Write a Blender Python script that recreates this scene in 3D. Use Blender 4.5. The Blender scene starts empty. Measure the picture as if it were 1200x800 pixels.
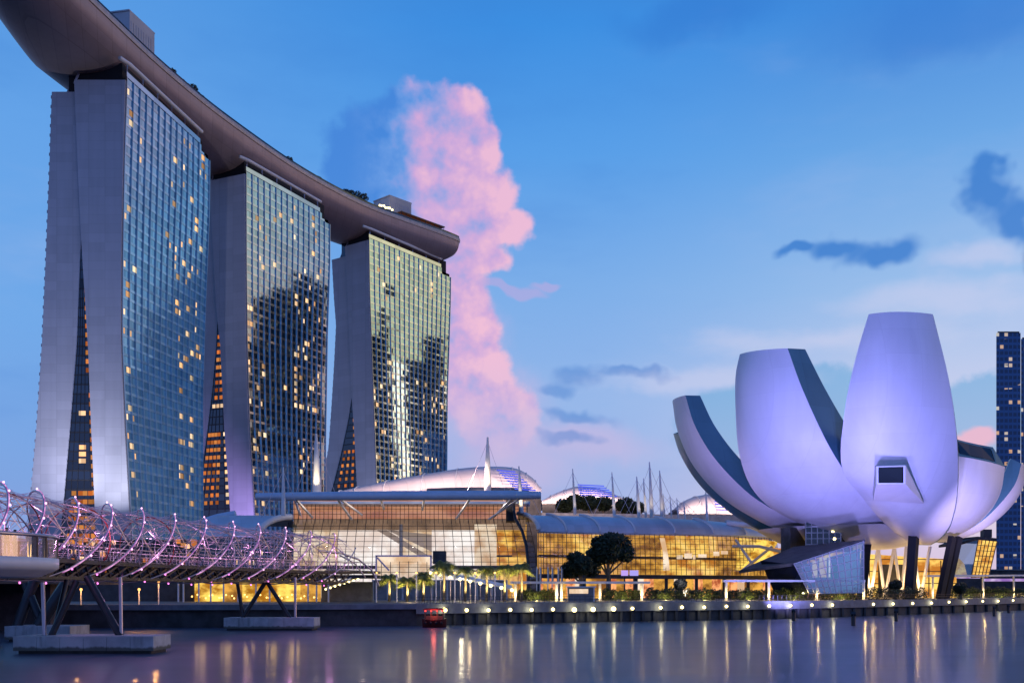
import bpy, math, random
from mathutils import Vector, Matrix

R = math.radians
C = bpy.context.scene.collection
scene = bpy.context.scene

# ------------------------------------------------------------------ camera
F, CX, HY, ZC = 1200.0, 600.0, 690.0, 5.0        # focal length in photo pixels, centre column, horizon row, eye height
cam = bpy.data.objects.new('camera', bpy.data.cameras.new('camera'))
C.objects.link(cam); scene.camera = cam
cam.location = (0, 0, ZC); cam.rotation_euler = (R(90), 0, 0)
cam.data.sensor_width = 36; cam.data.lens = 36
cam.data.shift_y = (HY - 400) / 1200
cam.data.clip_start = 0.5; cam.data.clip_end = 20000

scene.render.engine = 'CYCLES'
scene.cycles.use_denoising = True
try: scene.cycles.denoiser = 'OPENIMAGEDENOISE'
except Exception: pass
scene.cycles.max_bounces = 7; scene.cycles.transparent_max_bounces = 12
scene.cycles.caustics_reflective = False; scene.cycles.caustics_refractive = False
scene.cycles.sample_clamp_indirect = 6
vs = scene.view_settings
vs.view_transform = 'Standard'; vs.look = 'None'; vs.exposure = 0.08; vs.gamma = 1.0; vs.use_curve_mapping = False

def lin(r, g, b):
    def f(c):
        c /= 255.0
        return c / 12.92 if c <= 0.04045 else ((c + 0.055) / 1.055) ** 2.4
    return (f(r), f(g), f(b))

def at(px, py, Y): return Vector(((px - CX) / F * Y, Y, ZC + (HY - py) / F * Y))
def atz(px, Y, z): return Vector(((px - CX) / F * Y, Y, z))

# ------------------------------------------------------------------ world: dusk sky
world = bpy.data.worlds.new('World'); scene.world = world; world.use_nodes = True
WT = world.node_tree; WT.nodes.clear()

class E:                                            # tiny expression builder for shader maths
    tree = None
    def __init__(s, sock): s.s = sock
    @staticmethod
    def op(o, *a, clamp=False):
        n = E.tree.nodes.new('ShaderNodeMath'); n.operation = o; n.use_clamp = clamp
        for i, v in enumerate(a):
            if isinstance(v, E): E.tree.links.new(v.s, n.inputs[i])
            else: n.inputs[i].default_value = v
        return E(n.outputs[0])
    def __add__(s, o): return E.op('ADD', s, o)
    def __radd__(s, o): return E.op('ADD', o, s)
    def __sub__(s, o): return E.op('SUBTRACT', s, o)
    def __rsub__(s, o): return E.op('SUBTRACT', o, s)
    def __mul__(s, o): return E.op('MULTIPLY', s, o)
    def __rmul__(s, o): return E.op('MULTIPLY', o, s)
    def __truediv__(s, o): return E.op('DIVIDE', s, o)
    def max(s, o): return E.op('MAXIMUM', s, o)
    def clamp(s): return E.op('ADD', s, 0.0, clamp=True)
def sstep(x, a, b):
    n = E.tree.nodes.new('ShaderNodeMapRange'); n.interpolation_type = 'SMOOTHSTEP'
    E.tree.links.new(x.s, n.inputs['Value'])
    n.inputs['From Min'].default_value = a; n.inputs['From Max'].default_value = b
    return E(n.outputs['Result'])
def mixc(f, a, b):
    n = E.tree.nodes.new('ShaderNodeMix'); n.data_type = 'RGBA'
    if isinstance(f, E): E.tree.links.new(f.s, n.inputs['Factor'])
    else: n.inputs['Factor'].default_value = f
    for v, k in ((a, 6), (b, 7)):
        if isinstance(v, E): E.tree.links.new(v.s, n.inputs[k])
        else: n.inputs[k].default_value = (*v, 1)
    return E(n.outputs[2])
def ramp(x, stops):
    n = E.tree.nodes.new('ShaderNodeValToRGB'); E.tree.links.new(x.s, n.inputs[0])
    cr = n.color_ramp
    while len(cr.elements) > 1: cr.elements.remove(cr.elements[-1])
    cr.elements[0].position = stops[0][0]; cr.elements[0].color = (*stops[0][1], 1)
    for p, c in stops[1:]:
        e = cr.elements.new(p); e.color = (*c, 1)
    return E(n.outputs[0])
def noise(vec, scale, detail=5, rough=0.55, color=False):
    n = E.tree.nodes.new('ShaderNodeTexNoise')
    E.tree.links.new(vec, n.inputs['Vector'])
    n.inputs['Scale'].default_value = scale; n.inputs['Detail'].default_value = detail; n.inputs['Roughness'].default_value = rough
    return n.outputs['Color'] if color else E(n.outputs[0])

SUN_AZ, SUN_EL = 76.0, 2.0                         # afterglow: to the right of the view, at the horizon
def build_world():
    E.tree = WT
    tc = WT.nodes.new('ShaderNodeTexCoord')
    D = tc.outputs['Generated']
    sep = WT.nodes.new('ShaderNodeSeparateXYZ'); WT.links.new(D, sep.inputs[0])
    x, y, z = (E(sep.outputs[i]) for i in range(3))
    az = E.op('ARCTAN2', x, y)
    el = E.op('ARCSINE', z)
    # base gradient over elevation (0..1.6 rad -> 0..1)
    t = (el / 0.8).clamp()
    blue = ramp(t, [(0.0, lin(150, 160, 218)), (0.09, lin(147, 166, 224)), (0.22, lin(134, 170, 226)), (0.36, lin(112, 164, 226)),
                    (0.50, lin(74, 150, 226)), (0.63, lin(40, 134, 220)), (0.80, lin(30, 104, 190)), (1.0, lin(30, 84, 164))])
    right = ramp(t, [(0.0, lin(200, 186, 222)), (0.10, lin(202, 192, 226)), (0.22, lin(184, 192, 228)), (0.34, lin(140, 178, 226)),
                     (0.48, lin(92, 156, 222)), (0.62, lin(40, 126, 212)), (0.80, lin(30, 100, 186)), (1.0, lin(34, 84, 158))])
    left = ramp(t, [(0.0, lin(116, 142, 214)), (0.12, lin(104, 150, 220)), (0.30, lin(98, 158, 226)), (0.5, lin(88, 154, 226)),
                    (0.65, lin(72, 144, 220)), (0.80, lin(44, 106, 184)), (1.0, lin(34, 84, 158))])
    west = ramp(t, [(0.0, lin(242, 186, 140)), (0.12, (1.1, 0.74, 0.36)), (0.30, (1.25, 0.98, 0.50)), (0.50, (0.95, 0.84, 0.55)),
                    (0.75, lin(96, 140, 190)), (1.0, lin(40, 88, 158))])
    east = ramp(t, [(0.0, lin(118, 142, 216)), (0.2, lin(106, 146, 230)), (0.5, lin(82, 134, 224)), (1.0, lin(36, 78, 150))])
    sky = mixc(sstep(az, 0.02, -0.42), blue, left)
    sky = mixc(sstep(az, 0.05, 0.40), sky, right)
    wm = sstep(az, 0.95, 1.28) * sstep(az, 1.62, 1.42)
    pk = sstep(az, 0.72, 1.02) * sstep(az, 1.3, 1.1)
    sky = mixc(sstep(E.op('ABSOLUTE', az), 1.25, 1.9), sky, east)
    sky = mixc(wm, sky, west)
    sky = mixc(pk * sstep(el, 0.02, 0.15) * sstep(el, 0.36, 0.22) * 0.8, sky, lin(246, 170, 160))
    # fine streaky cirrus over everything
    mp = WT.nodes.new('ShaderNodeMapping'); WT.links.new(D, mp.inputs[0]); mp.inputs['Scale'].default_value = (1, 1, 3.2)
    st = noise(mp.outputs[0], 2.6, 5, 0.6)
    sky = mixc(sstep(st, 0.50, 0.78) * 0.30, sky, lin(168, 184, 226))
    sky = mixc(sstep(st, 0.48, 0.24) * 0.30, sky, lin(38, 118, 206))
    # warped coordinates for the clouds
    wn = noise(D, 9.0, 4, 0.6, color=True)
    sp = WT.nodes.new('ShaderNodeSeparateColor'); WT.links.new(wn, sp.inputs[0])
    w1, w2 = E(sp.outputs[0]) - 0.5, E(sp.outputs[1]) - 0.5
    azw, elw = az + w1 * 0.060, el + w2 * 0.060
    fb = noise(D, 22.0, 7, 0.62)
    sh = WT.nodes.new('ShaderNodeVectorMath'); sh.operation = 'ADD'; WT.links.new(D, sh.inputs[0]); sh.inputs[1].default_value = (0.016, 0.0, 0.010)
    fb_l = noise(sh.outputs[0], 22.0, 7, 0.62)
    def ang(px, py):
        a = math.atan((px - CX) / F)
        return a, math.atan((HY - py) / F * math.cos(a))
    def ell(px, py, rx, ry, w=1.0, a_e=None, src=(None, None)):
        a0, e0 = ang(px, py) if a_e is None else a_e
        if a_e is None:
            ra = abs(ang(px + rx, py)[0] - a0); re = abs(ang(px, py - ry)[1] - e0)
        else: ra, re = rx, ry
        A, L = (azw, elw) if src[0] is None else src
        dx, dy = (A - a0) / ra, (L - e0) / re
        return (1.0 - E.op('SQRT', dx * dx + dy * dy)) * w
    def union(lst, **k):
        d = ell(*lst[0], **k)
        for q in lst[1:]: d = E.op('SMOOTH_MAX', d, ell(*q, **k), 0.35)
        return d
    # distant low banks, blue-grey, right of the frame and behind the museum
    bank = union([(965, 470, 90, 52), (860, 492, 75, 45), (1150, 490, 62, 75), (1075, 520, 80, 60)])
    aB = sstep(bank + (fb - 0.5) * 0.8, 0.02, 0.26)
    sky = mixc(aB * 0.85, sky, mixc(sstep(el, 0.06, 0.22), lin(140, 166, 216), lin(104, 162, 214)))
    puff = union([(1143, 519, 30, 20), (1120, 524, 22, 12)])
    sky = mixc(sstep(puff + (fb - 0.5) * 0.7, 0.0, 0.45) * 0.85, sky, lin(228, 168, 196))
    # soft lavender lower column
    low = union([(575, 480, 95, 75), (600, 545, 120, 60), (545, 400, 60, 70), (690, 520, 110, 40)])
    sky = mixc(sstep(low + (fb - 0.5) * 0.5, 0.0, 0.75) * 0.62, sky, lin(190, 172, 218))
    # the tall cumulus
    cu = union([(440, 172, 72, 66), (475, 128, 52, 40), (528, 138, 54, 50), (556, 178, 32, 40), (505, 205, 84, 72), (552, 232, 52, 36),
                (592, 264, 42, 24), (535, 285, 66, 46), (520, 345, 60, 60), (545, 395, 46, 60), (420, 205, 54, 44), (558, 300, 46, 26), (560, 450, 52, 60), (592, 500, 56, 56)])
    dens = cu + (fb - 0.5) * 0.75 - 0.04
    aC = sstep(dens, 0.0, 0.27) * sstep(el, ang(560, 585)[1], ang(560, 400)[1])
    relief = (fb_l - fb) * -0.9
    soft = noise(D, 6.1, 3, 0.5); mid = noise(D, 17.0, 4, 0.55)
    sh2 = WT.nodes.new('ShaderNodeVectorMath'); sh2.operation = 'ADD'; WT.links.new(D, sh2.inputs[0]); sh2.inputs[1].default_value = (0.018, 0.0, 0.014)
    mid_l = noise(sh2.outputs[0], 15.0, 4, 0.55); mid_0 = noise(D, 15.0, 4, 0.55)
    a_s = (az - ang(470, 150)[0]) * 6.0
    lit = (a_s + relief + (soft - 0.5) * 0.8 + (mid_0 - mid_l) * 2.0 + (mid - 0.5) * 0.9 + 0.36) * sstep(az + w1 * 0.10, ang(398, 150)[0], ang(500, 150)[0])
    ccol = ramp(lit.clamp(), [(0.0, lin(52, 124, 212)), (0.20, lin(92, 144, 220)), (0.46, lin(156, 156, 218)), (0.72, lin(206, 162, 212)), (1.0, lin(238, 182, 208))])
    sky = mixc(aC * 0.92, sky, ccol)
    wisp = union([(600, 335, 52, 9), (640, 327, 26, 6)])
    sky = mixc(sstep(wisp + (fb - 0.5) * 0.6, 0.0, 0.5) * 0.6, sky, lin(176, 160, 216))
    # small dark-blue clouds
    dk = union([(1026, 294, 62, 25), (975, 290, 50, 20), (930, 292, 36, 12), (1146, 230, 34, 38), (1186, 262, 64, 28), (1160, 246, 34, 26), (1154, 206, 20, 26), (694, 438, 56, 20), (668, 456, 44, 14), (700, 490, 64, 13), (752, 434, 44, 9), (676, 520, 60, 12)], src=(az + w1 * 0.14, el + w2 * 0.075))
    sky = mixc(sstep(dk + (fb - 0.5) * 0.22 + (noise(D, 11.0, 3) - 0.5) * 0.5, 0.02, 0.66) * sstep(az, -0.25, 0.30) * 0.95, sky, lin(28, 114, 200))
    wp = union([(1110, 350, 190, 34), (980, 395, 240, 28), (1150, 300, 90, 22), (820, 440, 200, 22)])
    sky = mixc(sstep(wp + (noise(mp.outputs[0], 7.0, 5) - 0.5) * 1.6, 0.0, 0.9) * 0.55, sky, lin(196, 198, 230))
    tr = union([(1120, 30, 240, 70), (820, 20, 160, 36)])
    sky = mixc(sstep(tr + (fb - 0.5) * 0.5, 0.0, 0.8) * 0.6, sky, lin(22, 112, 204))
    # a blue bank and lilac clouds to the right, mirrored in the towers' glass
    b1 = ell(0, 0, R(8.0), R(13.0), a_e=(R(34.2), R(6.0))).max(ell(0, 0, R(4), R(6), a_e=(R(30.5), R(17))))
    sky = mixc(sstep(b1 + (fb - 0.5) * 0.3, 0.0, 0.25), sky, lin(12, 76, 144))
    b2 = ell(0, 0, R(9), R(7), a_e=(R(44), R(23)))
    sky = mixc(sstep(b2 + (fb - 0.5) * 0.5, 0.0, 0.6) * 0.8, sky, lin(196, 176, 214))
    # below the horizon
    sky = mixc(sstep(el, 0.0, -0.03), sky, lin(40, 44, 70))
    nis = WT.nodes.new('ShaderNodeTexSky'); nis.sky_type = 'NISHITA'; nis.sun_disc = False
    nis.sun_elevation = R(SUN_EL); nis.sun_rotation = R(SUN_AZ)
    b0 = WT.nodes.new('ShaderNodeBackground'); WT.links.new(sky.s, b0.inputs[0]); b0.inputs[1].default_value = 0.95
    b1n = WT.nodes.new('ShaderNodeBackground'); WT.links.new(nis.outputs[0], b1n.inputs[0]); b1n.inputs[1].default_value = 0.05
    ad = WT.nodes.new('ShaderNodeAddShader'); WT.links.new(b0.outputs[0], ad.inputs[0]); WT.links.new(b1n.outputs[0], ad.inputs[1])
    out = WT.nodes.new('ShaderNodeOutputWorld'); WT.links.new(ad.outputs[0], out.inputs[0])
build_world()
world.cycles.sampling_method = 'MANUAL'; world.cycles.sample_map_resolution = 512

sun = bpy.data.objects.new('sun', bpy.data.lights.new('sun', 'SUN')); C.objects.link(sun)
sun.data.energy = 0.20; sun.data.angle = R(20); sun.data.color = (1.0, 0.72, 0.62)
_d = Vector((math.sin(R(SUN_AZ)), math.cos(R(SUN_AZ)), math.tan(R(6))))
sun.rotation_euler = _d.to_track_quat('Z', 'Y').to_euler()

# ------------------------------------------------------------------ helpers
rng = random.Random(7)
class MB:
    """collects shapes and links them as ONE mesh object"""
    def __init__(s): s.v = []; s.f = []; s.smooth = []
    def face(s, pts, sm=False):
        i = len(s.v); s.v += [tuple(p) for p in pts]; s.f.append(tuple(range(i, i + len(pts)))); s.smooth.append(sm); return s
    def grid(s, rows, sm=True, closed=False):
        i = len(s.v); m = len(rows[0])
        for r in rows: s.v += [tuple(p) for p in r]
        for a in range(len(rows) - 1):
            for b in range(m if closed else m - 1):
                c = (b + 1) % m
                s.f.append((i + a * m + b, i + a * m + c, i + (a + 1) * m + c, i + (a + 1) * m + b)); s.smooth.append(sm)
        return s
    def hexa(s, p):                                  # eight corners: bottom ring then top ring
        i = len(s.v); s.v += [tuple(q) for q in p]
        for f in ((3, 2, 1, 0), (4, 5, 6, 7), (0, 1, 5, 4), (1, 2, 6, 5), (2, 3, 7, 6), (3, 0, 4, 7)):
            s.f.append(tuple(i + k for k in f)); s.smooth.append(False)
        return s
    def box(s, c, size, rz=0.0):
        cx, cy, cz = c; hx, hy, hz = size[0] / 2, size[1] / 2, size[2] / 2
        ca, sa = math.cos(rz), math.sin(rz)
        P = [(cx + dx * ca - dy * sa, cy + dx * sa + dy * ca, cz + dz) for dz in (-hz, hz) for dx, dy in ((-hx, -hy), (hx, -hy), (hx, hy), (-hx, hy))]
        return s.hexa(P)
    def bar(s, a, b, w, h=None, up=(0, 0, 1)):
        a, b = Vector(a), Vector(b); h = h or w; d = (b - a).normalized(); u = Vector(up)
        if abs(d.dot(u)) > 0.98: u = Vector((1, 0, 0))
        r = d.cross(u).normalized() * w / 2; u2 = r.cross(d).normalized() * h / 2
        return s.hexa([a - r - u2, a + r - u2, a + r + u2, a - r + u2, b - r - u2, b + r - u2, b + r + u2, b - r + u2])
    def tube(s, pts, rad, n=8, caps=True):
        pts = [Vector(p) for p in pts]; rows = []
        ref = None
        for k, p in enumerate(pts):
            d = (pts[min(k + 1, len(pts) - 1)] - pts[max(k - 1, 0)]).normalized()
            if ref is None: ref = Vector((0, 0, 1)) if abs(d.z) < 0.9 else Vector((1, 0, 0))
            u = (ref - d * ref.dot(d)).normalized(); w = d.cross(u); ref = u
            rr = rad[k] if isinstance(rad, (list, tuple)) else rad
            rows.append([p + (u * math.cos(q * 2 * math.pi / n) + w * math.sin(q * 2 * math.pi / n)) * rr for q in range(n)])
        s.grid(rows, True, True)
        if caps: s.face(rows[0][::-1]); s.face(rows[-1])
        return s
    def lathe(s, c, prof, n=16):
        s.grid([[(c[0] + r * math.cos(q * 2 * math.pi / n), c[1] + r * math.sin(q * 2 * math.pi / n), c[2] + z) for q in range(n)] for r, z in prof], True, True)
        return s
    def ball(s, c, r, n=8, m=6, sq=(1, 1, 1)):
        rows = [[(c[0] + sq[0] * r * math.sin(math.pi * (a + .001) / m * .9995) * math.cos(2 * math.pi * b / n), c[1] + sq[1] * r * math.sin(math.pi * (a + .001) / m * .9995) * math.sin(2 * math.pi * b / n), c[2] + sq[2] * r * math.cos(math.pi * a / m)) for b in range(n)] for a in range(m + 1)]
        return s.grid(rows, True, True)
    def leaves(s, c, rad, n, size, seed=0, shell=0.35, flat=1.0):
        g = random.Random(seed)
        for _ in range(n):
            while True:
                q = Vector((g.uniform(-1, 1), g.uniform(-1, 1), g.uniform(-1, 1)))
                if shell < q.length < 1: break
            p = Vector(c) + Vector((q.x * rad[0], q.y * rad[1], q.z * rad[2]))
            a = Vector((g.gauss(0, 1), g.gauss(0, 1), g.gauss(0, 1))).normalized(); b = a.orthogonal().normalized()
            z = size * g.uniform(.6, 1.4)
            s.face([p - a * z, p - b * z * .5, p + a * z, p + b * z * .5])
        return s
    def build(s, name, mat, parent=None, origin=None):
        me = bpy.data.meshes.new(name); 
        off = Vector(origin) if origin is not None else Vector((0, 0, 0))
        vv = s.v if origin is None else [(p[0] - off.x, p[1] - off.y, p[2] - off.z) for p in s.v]
        me.from_pydata(vv, [], s.f); me.polygons.foreach_set('use_smooth', s.smooth)
        if mat: me.materials.append(mat)
        me.update()
        o = bpy.data.objects.new(name, me); C.objects.link(o); o.location = off
        if parent:
            o.parent = parent
            o.matrix_parent_inverse = Matrix.Translation(-Vector(parent.location)) if not parent.rotation_euler.z else parent_inv(parent)
        return o
def parent_inv(p): return (Matrix.Translation(p.location) @ p.rotation_euler.to_matrix().to_4x4()).inverted()
def tag(o, label, cat, group=None):
    o['label'] = label; o['category'] = cat
    if group: o['group'] = group
    return o
def thing(name, label, cat, loc=(0, 0, 0), group=None):
    o = bpy.data.objects.new(name, None); C.objects.link(o); o.location = loc; o.empty_display_size = 0.5
    return tag(o, label, cat, group)
def struct(o): o['kind'] = 'structure'; return o
def copy_tree(o, loc, parent=None):
    c = o.copy(); C.objects.link(c)
    if parent is None: c.location = loc
    else: c.parent = parent
    for ch in list(o.children): copy_tree(ch, None, c)
    return c
ORD = ['first', 'second', 'third', 'fourth', 'fifth', 'sixth', 'seventh', 'eighth', 'ninth', 'tenth', 'eleventh', 'twelfth', 'thirteenth', 'fourteenth', 'fifteenth',
       'sixteenth', 'seventeenth', 'eighteenth', 'nineteenth', 'twentieth', 'twenty-first', 'twenty-second', 'twenty-third', 'twenty-fourth', 'twenty-fifth',
       'twenty-sixth', 'twenty-seventh', 'twenty-eighth', 'twenty-ninth', 'thirtieth', 'thirty-first', 'thirty-second']

# ------------------------------------------------------------------ materials
MATS = {}
def newmat(name):
    m = bpy.data.materials.new(name); m.use_nodes = True; m.node_tree.nodes.clear(); E.tree = m.node_tree
    o = m.node_tree.nodes.new('ShaderNodeOutputMaterial'); MATS[name] = m
    return m, m.node_tree, o
def objvec(nt, scale=(1, 1, 1)):
    tc = nt.nodes.new('ShaderNodeTexCoord'); mp = nt.nodes.new('ShaderNodeMapping'); nt.links.new(tc.outputs['Object'], mp.inputs[0])
    mp.inputs['Scale'].default_value = scale; return mp.outputs[0]
def pmat(name, col, rough=0.5, metal=0.0, var=0.15, vscale=0.5, bump=0.0, bscale=4.0, stretch=(1, 1, 1), spec=0.5):
    m, nt, out = newmat(name)
    b = nt.nodes.new('ShaderNodeBsdfPrincipled'); b.inputs['Roughness'].default_value = rough; b.inputs['Metallic'].default_value = metal
    b.inputs['Specular IOR Level'].default_value = spec
    v = objvec(nt, stretch); n = noise(v, vscale, 6, 0.6)
    c = mixc(sstep(n, 0.3, 0.7), tuple(k * (1 - var) for k in col), tuple(min(1, k * (1 + var)) for k in col))
    nt.links.new(c.s, b.inputs['Base Color'])
    if bump:
        bp = nt.nodes.new('ShaderNodeBump'); bp.inputs['Strength'].default_value = bump; bp.inputs['Distance'].default_value = 0.05
        nt.links.new(noise(v, bscale, 4).s, bp.inputs['Height']); nt.links.new(bp.outputs[0], b.inputs['Normal'])
    nt.links.new(b.outputs[0], out.inputs[0]); return m
def emat(name, col, strength=1.0, col2=None, scale=0.3, sample=False, stretch=(1, 1, 1), rand=0.0):
    m, nt, out = newmat(name)
    e = nt.nodes.new('ShaderNodeEmission'); e.inputs[1].default_value = strength
    c = None
    if col2 is not None:
        c = mixc(sstep(noise(objvec(nt, stretch), scale, 4, 0.6), 0.35, 0.65), col, col2)
        nt.links.new(c.s, e.inputs[0])
    else: e.inputs[0].default_value = (*col, 1)
    if rand:
        oi = nt.nodes.new('ShaderNodeObjectInfo')
        s = E(oi.outputs['Random']) * (strength * rand * 2) + strength * (1 - rand)
        nt.links.new(s.s, e.inputs[1])
        c2 = mixc(E.op('FRACT', E(oi.outputs['Random']) * 7.3), col, col2 or col); nt.links.new(c2.s, e.inputs[0])
    nt.links.new(e.outputs[0], out.inputs[0])
    if not sample: m.cycles.emission_sampling = 'NONE'
    return m
def mirror_glass(name, dark, tint, refl, rough=0.04, var=0.25):
    m, nt, out = newmat(name)
    d = nt.nodes.new('ShaderNodeBsdfDiffuse'); d.inputs[0].default_value = (*dark, 1)
    g = nt.nodes.new('ShaderNodeBsdfGlossy'); g.inputs[0].default_value = (*tint, 1); g.inputs['Roughness'].default_value = rough
    geo = nt.nodes.new('ShaderNodeNewGeometry')
    rnd = E(geo.outputs['Random Per Island'])
    mx = nt.nodes.new('ShaderNodeMixShader')
    f = rnd * (2 * var * refl) + refl * (1 - var)
    nt.links.new(f.s, mx.inputs[0]); nt.links.new(d.outputs[0], mx.inputs[1]); nt.links.new(g.outputs[0], mx.inputs[2])
    nt.links.new(mx.outputs[0], out.inputs[0]); return m
def clear_glass(name, tint, refl=0.12, rough=0.03, opac=0.0, ocol=(0.1, 0.1, 0.12)):
    m, nt, out = newmat(name)
    t = nt.nodes.new('ShaderNodeBsdfTransparent'); t.inputs[0].default_value = (*tint, 1)
    g = nt.nodes.new('ShaderNodeBsdfGlossy'); g.inputs['Roughness'].default_value = rough
    mx = nt.nodes.new('ShaderNodeMixShader'); mx.inputs[0].default_value = refl
    nt.links.new(t.outputs[0], mx.inputs[1]); nt.links.new(g.outputs[0], mx.inputs[2])
    last = mx
    if opac:
        d = nt.nodes.new('ShaderNodeBsdfDiffuse'); d.inputs[0].default_value = (*ocol, 1)
        m2 = nt.nodes.new('ShaderNodeMixShader'); m2.inputs[0].default_value = opac
        nt.links.new(mx.outputs[0], m2.inputs[1]); nt.links.new(d.outputs[0], m2.inputs[2]); last = m2
    nt.links.new(last.outputs[0], out.inputs[0]); return m
def panel_mat(name, col, sx, sz, joint=0.75, rough=0.55, metal=0.0, axis='z', var=0.06, jw=0.06):
    """cladding: faint joints every sz metres of height, light panel-to-panel variation"""
    m, nt, out = newmat(name)
    b = nt.nodes.new('ShaderNodeBsdfPrincipled'); b.inputs['Roughness'].default_value = rough; b.inputs['Metallic'].default_value = metal
    tc = nt.nodes.new('ShaderNodeTexCoord'); sp = nt.nodes.new('ShaderNodeSeparateXYZ'); nt.links.new(tc.outputs['Object'], sp.inputs[0])
    zz = E(sp.outputs[2]) / sz; xx = (E(sp.outputs[0]) + E(sp.outputs[1]) * 0.35) / sx
    jz = sstep(E.op('FRACT', zz), jw, 0.0); jx = sstep(E.op('FRACT', xx), jw, 0.0)
    wn = nt.nodes.new('ShaderNodeTexWhiteNoise'); wn.noise_dimensions = '2D'
    cb = nt.nodes.new('ShaderNodeCombineXYZ'); nt.links.new(E.op('FLOOR', zz).s, cb.inputs[0]); nt.links.new(E.op('FLOOR', xx).s, cb.inputs[1]); nt.links.new(cb.outputs[0], wn.inputs[0])
    stain = noise(objvec(nt, (1, 1, 0.12)), 0.35, 5)
    k = (E(wn.outputs[0]) - 0.5) * (2 * var) + 1.0 + (stain - 0.5) * 0.25
    c = mixc(jz.max(jx) * (1 - joint), col, tuple(q * 0.4 for q in col))
    vm = nt.nodes.new('ShaderNodeVectorMath'); vm.operation = 'SCALE'; nt.links.new(c.s, vm.inputs[0]); nt.links.new(k.s, vm.inputs['Scale'])
    nt.links.new(vm.outputs[0], b.inputs['Base Color']); nt.links.new(b.outputs[0], out.inputs[0]); return m

M = {}
M['tower_wall'] = panel_mat('tower_wall', (0.42, 0.42, 0.49), 6.0, 3.4, 0.72, 0.5)
M['tower_glass'] = mirror_glass('tower_glass', (0.010, 0.035, 0.065), (0.60, 0.90, 1.0), 0.50, 0.03, 0.22)
M['spandrel'] = mirror_glass('spandrel', (0.03, 0.05, 0.075), (0.80, 0.95, 1.0), 0.55, 0.08, 0.15)
M['fin'] = mirror_glass('fin', (0.04, 0.05, 0.065), (0.86, 0.96, 1.0), 0.50, 0.12, 0.05)
M['dark_glass'] = mirror_glass('dark_glass', (0.008, 0.010, 0.016), (0.6, 0.7, 0.85), 0.10, 0.06, 0.3)
M['black_recess'] = pmat('black_recess', (0.012, 0.012, 0.016), 0.8)
M['lit_warm'] = emat('lit_warm', (1.0, 0.50, 0.22), 0.95, (1.0, 0.76, 0.50), rand=0.6)
M['lit_orange'] = emat('lit_orange', (1.0, 0.22, 0.04), 0.5, (1.0, 0.40, 0.11), rand=0.55)
M['hull'] = panel_mat('hull', (0.34, 0.27, 0.285), 5.0, 2.6, 0.55, 0.45, 0.2)
M['deck_rim'] = pmat('deck_rim', (0.40, 0.37, 0.38), 0.45, 0.2)
M['roof_block'] = panel_mat('roof_block', (0.42, 0.43, 0.46), 4.0, 3.0, 0.8, 0.5)
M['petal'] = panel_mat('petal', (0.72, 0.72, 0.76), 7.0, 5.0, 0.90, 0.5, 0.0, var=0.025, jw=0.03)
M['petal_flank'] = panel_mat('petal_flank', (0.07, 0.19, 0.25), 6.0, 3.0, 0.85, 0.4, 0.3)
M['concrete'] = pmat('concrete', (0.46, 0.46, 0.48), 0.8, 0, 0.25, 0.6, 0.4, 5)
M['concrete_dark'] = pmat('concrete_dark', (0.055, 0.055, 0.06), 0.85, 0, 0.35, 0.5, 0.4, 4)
M['parapet'] = pmat('parapet', (0.17, 0.18, 0.20), 0.7, 0, 0.2, 0.8)
M['paving'] = pmat('paving', (0.14, 0.135, 0.13), 0.7, 0, 0.25, 0.2)
M['soil'] = pmat('soil', (0.03, 0.035, 0.025), 0.9)
M['steel'] = pmat('steel', (0.50, 0.44, 0.50), 0.3, 0.7, 0.1)
M['steel_dark'] = pmat('steel_dark', (0.035, 0.035, 0.042), 0.4, 0.5, 0.15)
M['white_paint'] = pmat('white_paint', (0.72, 0.72, 0.74), 0.45, 0, 0.06)
M['grey_roof'] = panel_mat('grey_roof', (0.55, 0.61, 0.70), 2.5, 2.5, 0.82, 0.42, 0.15)
M['shell_roof'] = panel_mat('shell_roof', (0.66, 0.60, 0.60), 5.0, 1.5, 0.7, 0.5)
M['beam_roof'] = pmat('beam_roof', (0.50, 0.60, 0.74), 0.4, 0.1, 0.06)
M['mullion'] = pmat('mullion', (0.07, 0.06, 0.06), 0.5, 0.3)
M['clear'] = clear_glass('clear', (0.88, 0.88, 0.86), 0.10)
M['pale_glass'] = clear_glass('pale_glass', (0.55, 0.68, 0.75), 0.30, 0.05, 0.18, (0.35, 0.5, 0.58))
M['pod_glass'] = clear_glass('pod_glass', (0.75, 0.78, 0.82), 0.22, 0.04, 0.22, (0.5, 0.52, 0.58))
M['leaf_dark'] = pmat('leaf_dark', (0.022, 0.035, 0.014), 0.6, 0, 0.4, 1.5)
M['leaf_palm'] = pmat('leaf_palm', (0.17, 0.18, 0.03), 0.5, 0, 0.4, 1.5)
M['leaf_hedge'] = pmat('leaf_hedge', (0.045, 0.065, 0.018), 0.6, 0, 0.4, 1.5)
M['bark'] = pmat('bark', (0.16, 0.12, 0.08), 0.9, 0, 0.3, 2)
M['lamp_white'] = emat('lamp_white', (1.0, 0.80, 0.34), 5.0)
M['lamp_warm'] = emat('lamp_warm', (1.0, 0.55, 0.16), 3.0)
M['lamp_orange'] = emat('lamp_orange', (1.0, 0.45, 0.12), 3.0)
M['bead'] = emat('bead', (1.0, 0.50, 0.88), 2.4)
M['bead_magenta'] = emat('bead_magenta', (1.0, 0.22, 0.75), 2.6)
M['red_light'] = emat('red_light', (1.0, 0.06, 0.05), 2.5)
M['blue_light'] = emat('blue_light', (0.10, 0.14, 1.0), 0.9)
M['in_orange'] = emat('in_orange', lin(214, 152, 118), 0.95, lin(176, 112, 84), 0.16, stretch=(0.5, 1, 1.4))  # interior set: room light and its pools put into emissive colour
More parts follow.
